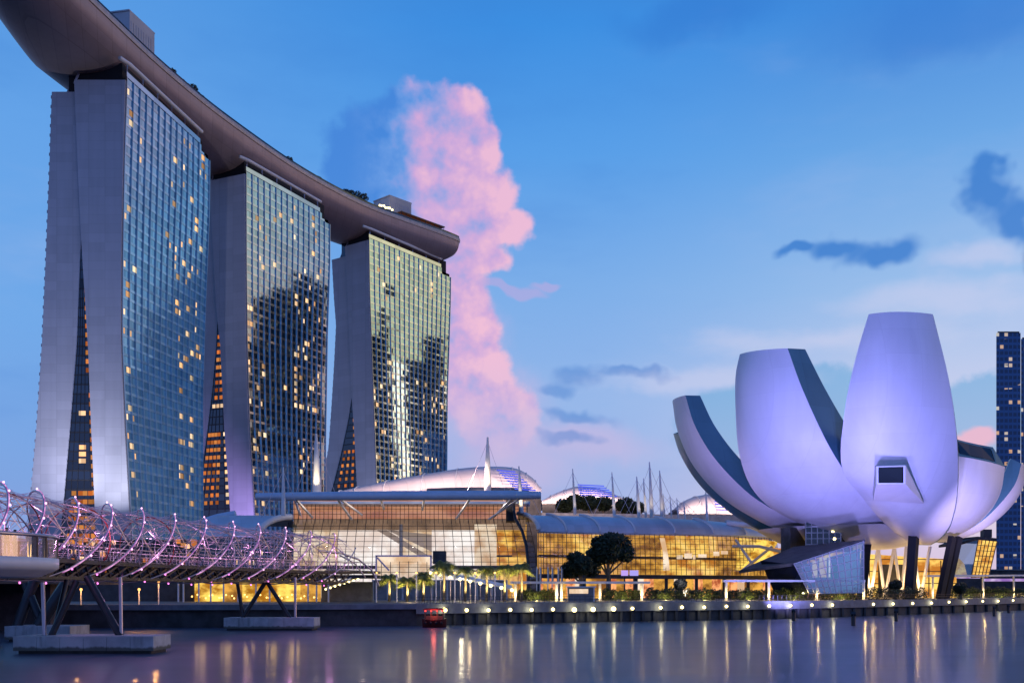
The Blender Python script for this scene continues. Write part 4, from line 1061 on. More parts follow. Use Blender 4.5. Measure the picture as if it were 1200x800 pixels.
# ground floor shops below the vault
for i in range(nr - 1):
    p0, p1 = fp_[i] + Vector((0, -2.5, 0)), fp_[i + 1] + Vector((0, -2.5, 0))
    MB().face([(p0.x, p0.y + 4, GZ), (p1.x, p1.y + 4, GZ), (p1.x, p1.y + 4, GZ + 5), (p0.x, p0.y + 4, GZ + 5)]).build('shopfront', M[('in_red', 'in_gold_dim', 'in_cream', 'in_red', 'in_gold_dim', 'in_gold_dim')[(i * 5 // 3) % 6]], ML)
q = MB()
for i in range(nr - 1):
    p0, p1 = fp_[i] + Vector((0, -3.5, 0)), fp_[i + 1] + Vector((0, -3.5, 0))
    q.hexa([(p0.x, p0.y, GZ + 4.6), (p1.x, p1.y, GZ + 4.6), (p1.x, p1.y + 6, GZ + 4.6), (p0.x, p0.y + 6, GZ + 4.6), (p0.x, p0.y, GZ + 5.5), (p1.x, p1.y, GZ + 5.5), (p1.x, p1.y + 6, GZ + 5.5), (p0.x, p0.y + 6, GZ + 5.5)])
    if i % 3 == 0: q.box((p0.x, p0.y + 1, GZ + 2.3), (.7, .7, 4.6))
q.build('shop_canopy', M['concrete_dark'], ML)
# right end: slanting gold gable
MB().face([at(866, 630, 264), at(912, 634, 262), at(900, 655, 258), at(880, 668, 256), at(862, 668, 258)]).build('end_glazing', M['in_yellow'], ML)
er = MB()
er.tube([at(852, 612, 262), at(880, 616, 260), at(905, 625, 257), at(925, 640, 254)], .7, 8); er.tube([at(858, 640, 258), at(890, 640, 256), at(915, 646, 254)], .4, 6); er.tube([at(870, 668, 256), at(905, 640, 256)], .35, 6); er.tube([at(862, 632, 258), at(884, 664, 256)], .35, 6)
er.build('end_frame', M['white_paint'], ML)
# left vaulted wing
LW = thing('mall_wing', 'left end of the mall with small blue vaulted roof behind the bridge', 'mall', (-60, 222, GZ))
lrows = []
for px, y0, y1, Y, sh in ((258, 604, 628, 236, -20), (280, 603.5, 628, 234, -20), (300, 603.5, 628, 232, -20), (322, 604, 628, 230, -20), (340, 606, 629, 228, -39)):
    lrows.append([at(px + sh * math.sin(k / 8 * math.pi / 2), y0 + (y1 - y0) * (1 - math.cos(k / 8 * math.pi / 2)), Y + 6 - 6 * math.sin(k / 8 * math.pi / 2)) for k in range(9)])
u = MB(); u.grid(lrows, True); u.grid([[r[0], r[0] + Vector((0, 9, -2))] for r in lrows], True); u.build('vault_roof', M['grey_roof'], LW)
u = MB(); u.tube([q + Vector((.3, -.3, .1)) for q in lrows[-1]], .75, 8); u.build('arch_rib', M['white_paint'], LW)
u = MB(); u.face([lrows[0][-1] + Vector((-1, .6, 0)), lrows[-1][-1] + Vector((6, .6, 0)), Vector((lrows[-1][-1].x + 6, lrows[-1][-1].y + .6, GZ)), Vector((lrows[0][-1].x - 1, lrows[0][-1].y + .6, GZ))]); u.build('glass_front', M['dark_glass'], LW)
u = MB()
for k in range(26):
    t = k / 25; p = lrows[0][-1].lerp(lrows[-1][-1] + Vector((6, 0, 0)), t); u.bar((p.x, p.y + .4, GZ), (p.x, p.y + .4, p.z), .14)
for k in range(1, 9):
    a, b_ = lrows[0][-1], lrows[-1][-1]; z = GZ + (a.z - GZ) * k / 9; u.bar((a.x, a.y + .4, z), (b_.x + 6, b_.y + .4, z), .13)
u.build('glazing_bars', M['steel'], LW)
g = random.Random(4)
for k in range(22):
    t, v = g.uniform(.02, .98), g.choice([.25, .4, .55, .7]); p = lrows[0][-1].lerp(lrows[-1][-1] + Vector((6, 0, 0)), t); z = GZ + (p.z - GZ) * v
    MB().face([(p.x, p.y + .3, z), (p.x + .8, p.y + .3, z), (p.x + .8, p.y + .3, z + 1.0), (p.x, p.y + .3, z + 1.0)]).build('lit_window', M['lit_warm'], LW, origin=(p.x, p.y + .3, z))
u = MB(); u.tube([at(236, 612, 250), at(255, 606, 250), at(276, 602, 250)], .9, 8); u.hexa([at(238, 622, 252), at(276, 622, 252), at(276, 622, 262), at(238, 622, 262), at(236, 611, 252), at(276, 603, 252), at(276, 603, 262), at(236, 611, 262)]); u.build('low_roof', M['beam_roof'], LW)

# theatre shells behind the mall
def shell(label, spine, half, nrow, mat, louv):
    T = thing('theatre_shell', label, 'theatre', at(spine[0][0], spine[0][1], spine[0][2]), 'shell roofs behind the mall')
    S = smoothtab(spine); rows = []
    for px, y, Y, yb in S:
        c = at(px, y, Y); f = at(px, yb, Y - half); bk = at(px, yb, Y + half)
        r = []
        for k in range(13):
            t = k / 12 * math.pi; r.append(Vector((c.x, c.y - half * math.cos(t), f.z + (c.z - f.z) * math.sin(t) ** .8)))
        rows.append(r)
    MB().grid(rows, True).build('roof', M[mat], T)
    rb = MB()
    for r in rows[::4]: rb.tube([q + Vector((0, -.05, .12)) for q in r[:8]], .16, 5)
    rb.build('roof_rib', M['white_paint'], T)
    bk = MB(); bk.grid([[r[0] + Vector((0, .3, 0)), Vector((r[0].x, r[0].y + .3, GZ))] for r in rows], False); bk.build('wall', M['concrete_dark'], T)
    if louv:
        for (x0, y0, x1, y1, Y) in louv:
            a, b_ = at(x0, y0, Y), at(x1, y1, Y)
            MB().hexa([a, b_, b_ + Vector((0, .8, 0)), a + Vector((0, .8, 0))] + [p + Vector((0, 0, .26)) for p in (a, b_, b_ + Vector((0, .8, 0)), a + Vector((0, .8, 0)))]).build('blue_louvre', M['blue_light'], T)  # louvres glow, their blue lighting is put into the emission
    c = at(spine[len(spine) // 2][0], spine[0][3] - 10, spine[0][2] - half - (24 if half > 16 else 9)); aim = at(spine[len(spine) // 2][0], spine[len(spine) // 2][1], spine[0][2])
    for dx in (-.55, 0, .5):
        w_ = at(spine[-1][0], 0, spine[0][2]).x - at(spine[0][0], 0, spine[0][2]).x
        lamp('roof_flood', 'SPOT', c + Vector((dx * w_ * .6, 0, 1)), 30000 * (w_ / 50) ** 2, (1, .68, .56), T, .4, aim + Vector((dx * w_ * .75, 0, 0)), 110, .9)
    return T
lv = [(582 + i * 3.0, 551 + i * 3.1, 604 + i * 3.4, 553 + i * 3.1, 277) for i in range(8)]
shell('large pink shell roof above the roof beam, blue louvres at its right end', [(408, 578, 300, 579), (440, 569, 300, 578), (500, 556.5, 300, 577), (555, 548.5, 300, 576), (600, 549, 300, 575.5), (622, 560, 300, 576), (632, 574, 300, 577)], 18, 0, 'shell_roof', lv)
bd = MB(); bd.grid([[at(500 + 12 * i, 572 - 1.5 * math.sin(i / 10 * 3.1), 279), at(500 + 12 * i, 579, 279)] for i in range(11)], False); sh_ = bpy.data.objects['theatre_shell']; bd.build('clerestory_band', M['dark_glass'], sh_)
lv = [(677 + i * .5, 568 + i * 2.4, 708 + i * 3, 569.5 + i * 2.4, 316) for i in range(6)]
shell('small pink shell roof with blue louvres in middle behind masts', [(634, 588, 330, 590), (652, 578, 330, 590), (680, 570, 330, 590), (712, 577, 330, 592), (745, 594, 330, 597)], 14, 0, 'shell_roof', lv)
lv = [(836 + i * .6, 578 + i * 3.2, 850 + i * 3, 579 + i * 3.2, 316) for i in range(7)]
shell('right pink shell roof with blue louvres beside the museum petal', [(788, 598, 330, 602), (805, 585, 330, 602), (830, 579.5, 330, 602), (856, 585, 330, 603), (878, 600, 330, 604)], 14, 0, 'shell_roof', lv)
# low dark podium linking everything at the rear
PD = thing('podium_building', 'low dark podium building behind the mall and below the towers', 'podium', (-120, 300, GZ))
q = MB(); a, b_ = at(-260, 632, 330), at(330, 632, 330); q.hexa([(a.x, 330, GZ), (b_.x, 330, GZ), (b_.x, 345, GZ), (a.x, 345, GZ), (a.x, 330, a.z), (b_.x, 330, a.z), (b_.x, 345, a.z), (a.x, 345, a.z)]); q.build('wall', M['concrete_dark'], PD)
q = MB(); a, b_ = at(600, 600, 300), at(905, 604, 300); q.hexa([(a.x, 300, GZ), (b_.x, 300, GZ), (b_.x, 330, GZ), (a.x, 330, GZ), (a.x, 300, a.z), (b_.x, 300, b_.z), (b_.x, 330, b_.z), (a.x, 330, a.z)]); q.build('roof_terrace', M['concrete'], PD)
g = random.Random(9)
for k in range(46):
    px = g.uniform(60, 330) if k > 14 else g.uniform(70, 114); y = g.uniform(636, 672) if k > 14 else g.uniform(634, 650); p = at(px, y, 329.8)
    MB().face([p, p + Vector((1.6, 0, 0)), p + Vector((1.6, 0, 1.4)), p + Vector((0, 0, 1.4))]).build('lit_window', M['lit_orange'] if g.random() < .6 else M['lit_warm'], PD, origin=p)
for i, (px, y, r) in enumerate(((662, 592, 2.5), (675, 588, 2.7), (690, 589, 2.8), (707, 590, 2.6), (733, 592, 2.9), (746, 595, 2.3))):
    c = at(px, y, 302); T = thing('roof_garden_tree', ORD[i] + ' dark tree from the left on the roof terrace before the pink shell', 'tree', (c.x, c.y, c.z - r), 'trees on the roof terrace')
    MB().tube([(c.x, c.y, at(0, 603, 302).z), (c.x, c.y, c.z)], .25, 6).build('trunk', M['bark'], T)
    MB().leaves(c, (r * 1.1, r, r * .8), 700, .6, 80 + i, .2).build('crown', M['leaf_dark'], T)

# masts and cables
def mast(px, ytop, ybot, Y, wid, lab, lit=False, lean=0):
    a, b_ = at(px, ybot, Y), at(px + lean, ytop, Y); T = thing('mast', lab, 'mast', a, 'masts above the mall roof')
    n = 10; MB().tube([a.lerp(b_, k / n) for k in range(n + 1)], [wid * (1 - .75 * (k / n) ** 1.5) for k in range(n + 1)], 8).build('pole', M['white_paint'], T)
    ca = MB()
    for dx in (-26, 22):
        ca.bar(a.lerp(b_, .92), at(px + dx, ybot + 2, Y), .07)
    ca.build('cable', M['steel'], T)
    if lit:
        p = a + Vector((0, -4.5, .5)); lamp('mast_light', 'SPOT', p, lit, (1, .78, .42), T, .3, a.lerp(b_, .35), 50, .8)
mast(371.5, 508, 578, 238, .95, 'thick lit mast before the middle tower', 3500, -1)
mast(332, 547, 604, 222, .50, 'slim white mast at the left end of the roof beam', 0, 0)
mast(571.5, 512, 578, 262, .9, 'tall lit mast in front of the large pink shell', 3500, 0)
mast(611, 546, 601, 236, .55, 'lit mast at the right end of the roof beam', 2500, -3)
for i, (px, yt, yb, wd_) in enumerate([(674, 549, 603, .42), (720, 553, 605, .42), (749, 558, 606, .5), (757, 560, 606, .36), (764, 541, 606, .55), (776, 551, 607, .5), (779, 578, 606, .25), (787, 580, 606, .25), (795, 583, 607, .25), (803, 586, 608, .25), (829, 574, 612, .4)]):
    mast(px, yt, yb, 262 + i, wd_, ['slim mast left of the small pink shell', 'slim mast right of the small pink shell', 'leftmost mast of the close group of five above the vault', 'thin second mast of the close group above the vault', 'tallest mast of the group above the vault',
         'white tipped mast right of the tallest one', 'first short thin mast right of the tall group', 'second short thin mast right of the tall group', 'third short thin mast right of the tall group', 'fourth short thin mast right of the tall group', 'lone mast just left of the museum petals'][i], 600 if i < 6 else 0, -3 if i < 6 else -2)

# ================================================================== DOUBLE HELIX FOOTBRIDGE
AX = smoothtab([(-29, 36), (-35.5, 54), (-37.6, 68), (-38.3, 80), (-38, 90), (-37, 100), (-34.9, 111), (-32.2, 123), (-28.5, 135), (-25, 145)])
AL = [0.0]
for a, b_ in zip(AX, AX[1:]): AL.append(AL[-1] + math.hypot(b_[0] - a[0], b_[1] - a[1]))
HZ = 9.25
def axis(s):
    s = max(0, min(AL[-1] - 1e-4, s)); j = 0
    while AL[j + 1] < s: j += 1
    t = (s - AL[j]) / (AL[j + 1] - AL[j]); a, b_ = AX[j], AX[j + 1]
    d = Vector((b_[0] - a[0], b_[1] - a[1], 0)).normalized()
    return Vector((a[0] + (b_[0] - a[0]) * t, a[1] + (b_[1] - a[1]) * t, HZ)), d, Vector((d.y, -d.x, 0))
LB = AL[-1]
def hp(s, ph, r): c, d, rt = axis(s); return c + rt * (math.sin(ph) * r) + Vector((0, 0, math.cos(ph) * r))
HB = thing('helix_footbridge', 'double helix steel footbridge with pink lights crossing to the quay', 'footbridge', (-37, 90, 0))
PITCH, RO, RI = 32.0, 3.6, 2.95
STR = 5
for k in range(STR):
    q = MB(); n = int(LB / .45)
    q.tube([hp(LB * i / n, -2 * math.pi * (LB * i / n) / PITCH + 2 * math.pi * k / STR + .5, RO) for i in range(n + 1)], .075, 6); q.build('outer_helix', M['steel'], HB)
for k in range(5):
    q = MB(); n = int(LB / .45)
    q.tube([hp(LB * i / n, 2 * math.pi * (LB * i / n) / PITCH + 2 * math.pi * k / 5, RI) for i in range(n + 1)], .06, 6); q.build('inner_helix', M['steel'], HB)
rd = MB()                                            # radial rods and the fine web between the helices
g = random.Random(5)
step = PITCH / 18
s = 1.0
while s < LB - 1:
    for k in range(STR):
        ph = -2 * math.pi * s / PITCH + 2 * math.pi * k / STR + .5
        rd.bar(hp(s, ph, RO), hp(s + 1.6, ph + .55, RI), .03); rd.bar(hp(s, ph, RO), hp(s - 1.6, ph - .55, RI), .03)
        rd.bar(hp(s, ph, RO), hp(s + 2.2, ph + 1.05, RO), .03)
    s += step
rd.build('tie_rods', M['steel'], HB)
ln = MB()
for j in range(17):
    ph = -2.2 + 4.4 * j / 16
    n = int(LB / 2.2)
    for i in range(n):
        a, b_ = hp(LB * i / n, ph, RI - .05), hp(LB * (i + 1) / n, ph, RI - .05); ln.bar(a, b_, .04)
ln.build('canopy_web', M['steel'], HB)
# hoops
for i in range(int(LB / 6.5)):
    s = 3 + i * 6.5; q = MB(); q.tube([hp(s, a * math.pi / 12, RI + .02) for a in range(25)], .055, 6, False); q.build('hoop', M['boat_red'] if s < 70 and i % 2 == 0 else M['steel'], HB)
# beads along the near side of the outer strands
nb = 0; s = 24.0
cands = []
for k in range(STR):
    s = 20.0
    while s < LB - 2:
        ph = (-2 * math.pi * s / PITCH + 2 * math.pi * k / STR + .5) % (2 * math.pi)
        if .12 < ph < math.pi * 1.05: cands.append((s, ph))
        s += PITCH / 17
cands.sort(key=lambda q: q[0])
step_ = max(1, math.ceil(len(cands) / 98.0)); EVERY = cands
pick = cands if len(cands) <= 98 else [c for i, c in enumerate(cands) if (i * 98) // len(cands) != ((i - 1) * 98) // len(cands)]
for s, ph in pick:
    c = hp(s, ph, RO + .16); MB().ball((c.x, c.y, c.z), .09, 6, 4).build('strand_light', M['bead'] if ph < 2.3 else M['bead_magenta'], HB, origin=c)
lt = MB()
for k in range(STR):                                 # slim light line on the lit half of each strand
    s = 18.0; run = []
    while s < LB - 1:
        ph = (-2 * math.pi * s / PITCH + 2 * math.pi * k / STR + .5) % (2 * math.pi)
        if .25 < ph < 2.5: run.append(hp(s, ph, RO + .09))
        else:
            if len(run) > 2: lt.tube(run, .038, 5)
            run = []
        s += .5
lt.build('light_line', emat('light_line', (0.50, 0.12, 0.52), .7, (1.5, 0.75, 1.4), 1.4), HB)
for i in range(9):
    s = 22 + i * (LB - 28) / 8; c, d, rt = axis(s); lamp('bridge_glow', 'POINT', c + rt * 2.4 + Vector((0, 0, .5)), 330, (1, .42, .85), HB, .3)
# deck and the truss beneath
dk = MB(); tr = MB(); rails = MB(); rails2 = MB(); n = int(LB / 2)
for i in range(n):
    (c0, d0, r0), (c1, d1, r1) = axis(LB * i / n), axis(LB * (i + 1) / n)
    z = 7.45 - HZ; f = lambda c, r, o, zz: c + r * o + Vector((0, 0, zz))
    dk.hexa([f(c0, r0, -2.6, z - .35), f(c0, r0, 2.6, z - .35), f(c1, r1, 2.6, z - .35), f(c1, r1, -2.6, z - .35), f(c0, r0, -2.6, z), f(c0, r0, 2.6, z), f(c1, r1, 2.6, z), f(c1, r1, -2.6, z)])
    for o in (-1.5, 1.5):
        tr.bar(f(c0, r0, o, -RI - .35), f(c1, r1, o, -RI - .35), .3)
        tr.bar(f(c0, r0, o * 1.4, z - .4), f(c1, r1, o, -RI - .35), .18); tr.bar(f(c1, r1, o * 1.4, z - .4), f(c0, r0, o, -RI - .35), .18)
    tr.bar(f(c0, r0, -1.5, -RI - .35), f(c1, r1, 1.5, -RI - .35), .18)
    for o in (-2.45, 2.45):
        rr_ = rails if o < 0 else rails2; rr_.bar(f(c0, r0, o, z + 1.2), f(c1, r1, o, z + 1.2), .08); rr_.bar(f(c0, r0, o, z + .6), f(c1, r1, o, z + .6), .03); rr_.bar(f(c0, r0, o, z - .1), f(c0, r0, o, z + 1.2), .06)
dk.build('deck', M['steel_dark'], HB); tr.build('deck_truss', M['steel_dark'], HB); rails.build('balustrade', M['steel'], HB); rails2.build('balustrade', M['steel'], HB)
# viewing platform on the bay side
s0 = next(s for s in [x * .5 for x in range(int(LB * 2))] if axis(s)[0].y > 64.0)
c0, d0, r0 = axis(s0); pc = Vector((-34.7, 63.5, 0))
def oval(z, sc=1.0, n=40): return [Vector((pc.x + 5.9 * sc * math.cos(2 * math.pi * k / n), pc.y + 6.8 * sc * math.sin(2 * math.pi * k / n), z)) for k in range(n)]
VP = MB(); VP.grid([oval(5.75, .80), oval(6.15, .95), oval(6.35, 1.0), oval(6.95, 1.0), oval(6.95, .2)], True, True); VP.face(oval(5.75, .80)[::-1]); VPo = VP.build('viewing_platform', M['white_paint'], HB)
q = MB(); q.grid([oval(6.95, .985), oval(8.25, .985)], True, True); q.build('glass_balustrade', M['pod_glass'], VPo)
q = MB(); o1 = oval(8.3, .99) ; q.tube(o1 + [o1[0]], .11, 6, False); q.build('handrail', M['steel'], VPo)
q = MB()
for k in range(0, 40, 3): a = oval(6.95, .97)[k]; q.bar(a, a + Vector((0, 0, 1.35)), .12, .25)
q.build('balustrade_post', M['timber'], VPo)
for dx, dy in ((3.0, -3), (-2.2, -4), (4.3, 1)):
    p = pc + Vector((dx, dy, 7.6)); MB().lathe(p - Vector((0, 0, .6)), [(.11, 0), (.11, 1.0)], 8).build('deck_lamp', M['lamp_warm'], VPo)
lamp('platform_glow', 'POINT', pc + Vector((1, -1, 8.4)), 120, (1, .82, .6), HB, .4)
# people on the platform
def person(p, rz, hgt, lab, top, bottom, group='people on the viewing platform'):
    """one continuous skinned body with clothing and hair as children"""
    T = thing('person', lab, 'person', p, group); T.rotation_euler.z = rz
    k = hgt / 1.72
    def sk(name, V, Ed, rad, mat, lvl=1, root=0):
        me = bpy.data.meshes.new(name); me.from_pydata([tuple(c * k for c in v) for v in V], Ed, []); o = bpy.data.objects.new(name, me); C.objects.link(o); o.parent = T
        me.materials.append(mat)
        md = o.modifiers.new('skin', 'SKIN'); md.use_smooth_shade = True
        for i, r in enumerate(rad): me.skin_vertices[0].data[i].radius = (r[0] * k, r[1] * k) if isinstance(r, tuple) else (r * k, r * k); me.skin_vertices[0].data[i].use_root = (i == root)
        if lvl: o.modifiers.new('sub', 'SUBSURF').levels = lvl; o.modifiers[-1].render_levels = lvl
        return o
    V = [(0, 0, .95), (0, 0, 1.12), (0, 0, 1.36), (0, .0, 1.46), (0, .01, 1.54), (0, .015, 1.62), (0, .01, 1.70),
         (-.09, 0, .88), (-.10, .01, .50), (-.10, -.02, .10), (-.10, .12, .04), (.09, 0, .88), (.10, .03, .50), (.10, .0, .10), (.10, .14, .04),
         (-.19, 0, 1.38), (-.25, .0, 1.10), (-.22, .14, .92), (.19, 0, 1.38), (.25, 0, 1.10), (.22, .14, .92)]
    Ed = [(0, 1), (1, 2), (2, 3), (3, 4), (4, 5), (5, 6), (0, 7), (7, 8), (8, 9), (9, 10), (0, 11), (11, 12), (12, 13), (13, 14), (2, 15), (15, 16), (16, 17), (2, 18), (18, 19), (19, 20)]
    rad = [(.15, .10), (.14, .095), (.16, .10), .06, .065, (.078, .095), .06, .08, .058, .042, .04, .08, .058, .042, .04, .055, .042, .034, .055, .042, .034]
    sk('body', V, Ed, rad, M['skin'])
    sk('shirt', [(0, 0, .93), (0, 0, 1.12), (0, 0, 1.38), (-.20, 0, 1.385), (-.245, 0, 1.18), (.20, 0, 1.385), (.245, 0, 1.18)], [(0, 1), (1, 2), (2, 3), (3, 4), (2, 5), (5, 6)], [(.165, .115), (.155, .11), (.17, .115), .066, .056, .066, .056], top)
    sk('trousers', [(0, 0, .95), (-.09, 0, .86), (-.10, .01, .50), (-.10, -.02, .12), (.09, 0, .86), (.10, .03, .50), (.10, 0, .12)], [(0, 1), (1, 2), (2, 3), (0, 4), (4, 5), (5, 6)], [(.16, .11), .092, .07, .058, .092, .07, .058], bottom)
    hb = MB(); hb.ball((0, -.012 * k, 1.672 * k), .102 * k, 10, 8, (.85, 1.0, .75)); o = hb.build('hair', M['hair'], None); o.parent = T
M['skin'] = pmat('skin', (0.42, 0.26, 0.19), .6); M['hair'] = pmat('hair', (.012, .01, .009), .5)
for i, (dx, dy, rz, hh, lab, top, bot) in enumerate([(4.6, -2.5, 3.6, 1.70, 'person in dark top at the far left edge behind the platform balustrade', (.03, .03, .035), (.02, .025, .05)),
        (4.5, -1.3, 2.2, 1.64, 'person in grey shirt, middle of the three on the platform', (.22, .22, .24), (.03, .03, .04)), (5.2, -.7, 3.9, 1.74, 'person in blue shirt nearest the rounded right end of the platform', (.04, .07, .24), (.02, .02, .03))]):
    person((pc.x + dx, pc.y + dy, 6.96), rz, hh, lab, pmat('cloth_top%d' % i, top, .8), pmat('cloth_bottom%d' % i, bot, .8))
# piers
m, nt, out = newmat('pier_concrete'); M['pier_concrete'] = m
b = nt.nodes.new('ShaderNodeBsdfPrincipled'); b.inputs['Roughness'].default_value = 0.8
tc = nt.nodes.new('ShaderNodeTexCoord'); sp = nt.nodes.new('ShaderNodeSeparateXYZ'); nt.links.new(tc.outputs['Object'], sp.inputs[0])
drip = noise(objvec(nt, (1.6, 1.6, 0.25)), 1.0, 5); blot = noise(objvec(nt), 0.7, 6)
c = mixc(sstep(blot, 0.3, 0.7), (0.36, 0.36, 0.38), (0.52, 0.52, 0.54)); c = mixc(sstep(drip, 0.52, 0.72) * 0.5, c, (0.14, 0.13, 0.12))
c = mixc(sstep(E(sp.outputs[2]) + (drip - 0.5) * 0.5, 0.62, 0.40) * 0.85, c, (0.05, 0.055, 0.035)); nt.links.new(c.s, b.inputs['Base Color']); nt.links.new(b.outputs[0], out.inputs[0])
def pier(px0, px1, Yf, dp, ztop, lab, legs, mat='concrete'):
    a, b_ = atz(px0, Yf, 0), atz(px1, Yf, 0); T = thing('bridge_pier', lab, 'bridge pier', ((a.x + b_.x) / 2, Yf + dp / 2, 0), 'piers of the helix footbridge')
    q = MB(); cx_, w_ = (a.x + b_.x) / 2, b_.x - a.x
    n = 6
    for k in range(n): q.box((a.x + w_ * (k + .5) / n, Yf + dp / 2, ztop / 2 + .12), (w_ / n - .03, dp, ztop - .25))
    q.build('pile_cap', M['pier_concrete'], T)
    q = MB(); q.box((cx_, Yf + dp / 2, 0), (w_ - .6, dp - .6, .6)); q.build('cap_foot', M['concrete_dark'], T)
    for (xa, ya, xb, yb, r, dy) in legs:
        p, u_ = at(xa, ya, Yf + dp * .5), at(xb, yb, Yf + dp * .5 + dy); p.z = ztop - .1
        MB().tube([p, u_], r, 10).build('raking_leg', M['steel' if r < .2 else 'steel_dark'], T)
    return T
pier(15, 180, 79, 4.0, 1.38, 'nearest bridge pier, pale concrete cap with slanted steel legs', [(52, 745, 50, 682, .16, 0), (60, 745, 90, 680, .26, 1), (141, 742, 102, 676, .30, 1), (142, 742, 141, 676, .15, 0), (62, 742, 78, 680, .2, 3)])
pier(262, 368, 124, 4.0, 1.55, 'second bridge pier before the lit arcade, pale cap with crossed legs', [(284, 725, 312, 680, .26, .5), (340, 725, 312, 680, .26, .5), (285, 725, 277, 676, .22, 0), (346, 725, 346, 676, .16, 0)])
pier(5, 82, 97, 4.5, 1.5, 'shadowed bridge pier behind the nearest one at left', [(20, 728, 40, 680, .5, 1), (45, 728, 78, 684, .6, 1), (50, 728, 30, 684, .4, 1)], 'concrete')
# road bridge alongside, far left
RB = thing('road_bridge', 'dark road bridge running behind the footbridge at far left', 'road bridge', (-62, 110, 0))
q = MB(); q.hexa([(-58, 70, 5.6), (-52, 136, 5.6), (-72, 138, 5.6), (-80, 70, 5.6), (-58, 70, 7.0), (-52, 136, 7.0), (-72, 138, 7.0), (-80, 70, 7.0)]); q.build('deck', M['concrete_dark'], RB)
MB().box((-60, 104, 2.6), (6, 3, 6), .1).build('pier', M['concrete_dark'], RB); MB().box((-58.5, 124, 2.6), (6, 3, 6), .1).build('pier', M['concrete_dark'], RB)

# ================================================================== PROMENADE
# lit arcade behind the bridge
AR = thing('waterfront_arcade', 'golden lit waterfront arcade behind the footbridge', 'arcade', (-50, 178, GZ))
q = MB(); 
def span(x0, x1, Y): a, b_ = atz(x0, Y, GZ), atz(x1, Y, GZ); return a, b_
for x0, x1, mt in ((228, 262, 'in_yellow'), (262, 284, 'in_gold_dim'), (284, 352, 'in_yellow'), (352, 376, 'in_gold_dim')):
    a, b_ = span(x0, x1, 178); MB().face([a, b_, b_ + Vector((0, 0, 3.9)), a + Vector((0, 0, 3.9))]).build('lit_wall', M[mt], AR)
a, b_ = span(376, 436, 177); q.box(((a.x + b_.x) / 2, 178, GZ + 1.7), (b_.x - a.x, 1, 3.4)); q.build('hoarding', M['parapet'], AR)
for x0, x1 in ((-60, 226),):
    a, b_ = span(x0, x1, 180); MB().box(((a.x + b_.x) / 2, 180.5, GZ + 2.0), (b_.x - a.x, 1, 4.0)).build('dark_wall', M['concrete_dark'], AR)
a, b_ = span(200, 440, 168); MB().box(((a.x + b_.x) / 2, 173, GZ + 4.2), (b_.x - a.x, 12, .5)).build('roof', M['concrete_dark'], AR)
for px in (209, 215, 233, 247, 262, 279, 300, 316, 361, 371, 385):
    a = atz(px, 168, GZ); MB().tube([a, a + Vector((0, 0, 4.0))], .14, 6).build('column', M['white_paint'], AR)
for px in (235, 265, 292, 318, 345):
    p = atz(px, 172, GZ + 3.2); lamp('arcade_light', 'POINT', p, 150, (1, .62, .22), AR, .9)
q = MB(); a, b_ = span(225, 372, 170); 
for k in range(30):
    t = k / 29; p = a.lerp(b_, t); q.ball((p.x, p.y + .8 * math.sin(k * 2.3), GZ + .9 + .3 * math.sin(k * 1.7)), .16, 6, 4)
q.build('table_lamp', M['lamp_warm'], AR)
# canopy with row of lamps coming down to the promenade
CW = thing('canopy_walk', 'low sloping awning edged with bright lamps behind the palms', 'awning', (-12, 185, GZ))
L0, L1 = at(505, 671, 190), at(600, 691, 178)
q = MB(); e = Vector((0, 7, .6)); q.hexa([L0, L1, L1 + e, L0 + e] + [p + Vector((0, 0, .25)) for p in (L0, L1, L1 + e, L0 + e)]); q.build('awning', M['white_paint'], CW)
for k in range(9):
    p = L0.lerp(L1, k / 8) + Vector((0, -.3, 0)); MB().ball((p.x, p.y, p.z), .30, 8, 5).build('awning_lamp', M['lamp_white'], CW)
    q_ = L0.lerp(L1, k / 8) + Vector((0, .5, 0)); MB().tube([(q_.x, q_.y, GZ), q_], .07, 6).build('awning_post', M['steel'], CW)
lamp('awning_glow', 'POINT', L0.lerp(L1, .4) + Vector((0, -1.5, -.6)), 500, (1, .85, .55), CW, .4)
L2, L3 = at(382, 690, 170), at(420, 678, 176)
q = MB(); q.hexa([L2, L3, L3 + e, L2 + e] + [p + Vector((0, 0, .25)) for p in (L2, L3, L3 + e, L2 + e)]); LW2 = thing('canopy_walk', 'short awning edged with lamps at the bridge landing', 'awning', L2); q.build('awning', M['white_paint'], LW2)
for k in range(8):
    p = L2.lerp(L3, k / 7) + Vector((0, -.3, 0)); MB().ball((p.x, p.y, p.z), .17, 6, 4).build('awning_lamp', M['lamp_white'], LW2)
# white ramp structure where the bridge lands
RP = thing('landing_ramp', 'curved steel landing of the footbridge beside the palms', 'ramp', atz(430, 160, GZ))
q = MB(); q.tube([at(374, 645, 152), at(400, 648, 156), at(420, 655, 159), at(436, 668, 161), at(444, 686, 162)], .16, 6); q.tube([at(398, 650, 156), at(416, 660, 158), at(428, 676, 160)], .12, 6); q.build('arch_tube', M['steel'], RP)
q = MB(); q.hexa([at(380, 672, 150), at(440, 672, 165), at(446, 672, 172), at(384, 670, 158), at(380, 668, 150), at(440, 669, 165), at(446, 669, 172), at(384, 666, 158)]); q.build('deck', M['steel_dark'], RP)
q = MB()
for k in range(13): a, b_ = at(384, 666, 150.4), at(440, 669, 165); p = a.lerp(b_, k / 12); q.bar(p, p + Vector((0, 0, 1.2)), .07)
a, b_ = at(384, 666, 150.4) + Vector((0, 0, 1.2)), at(440, 669, 165) + Vector((0, 0, 1.2)); q.bar(a, b_, .08); q.build('railing', M['steel'], RP)

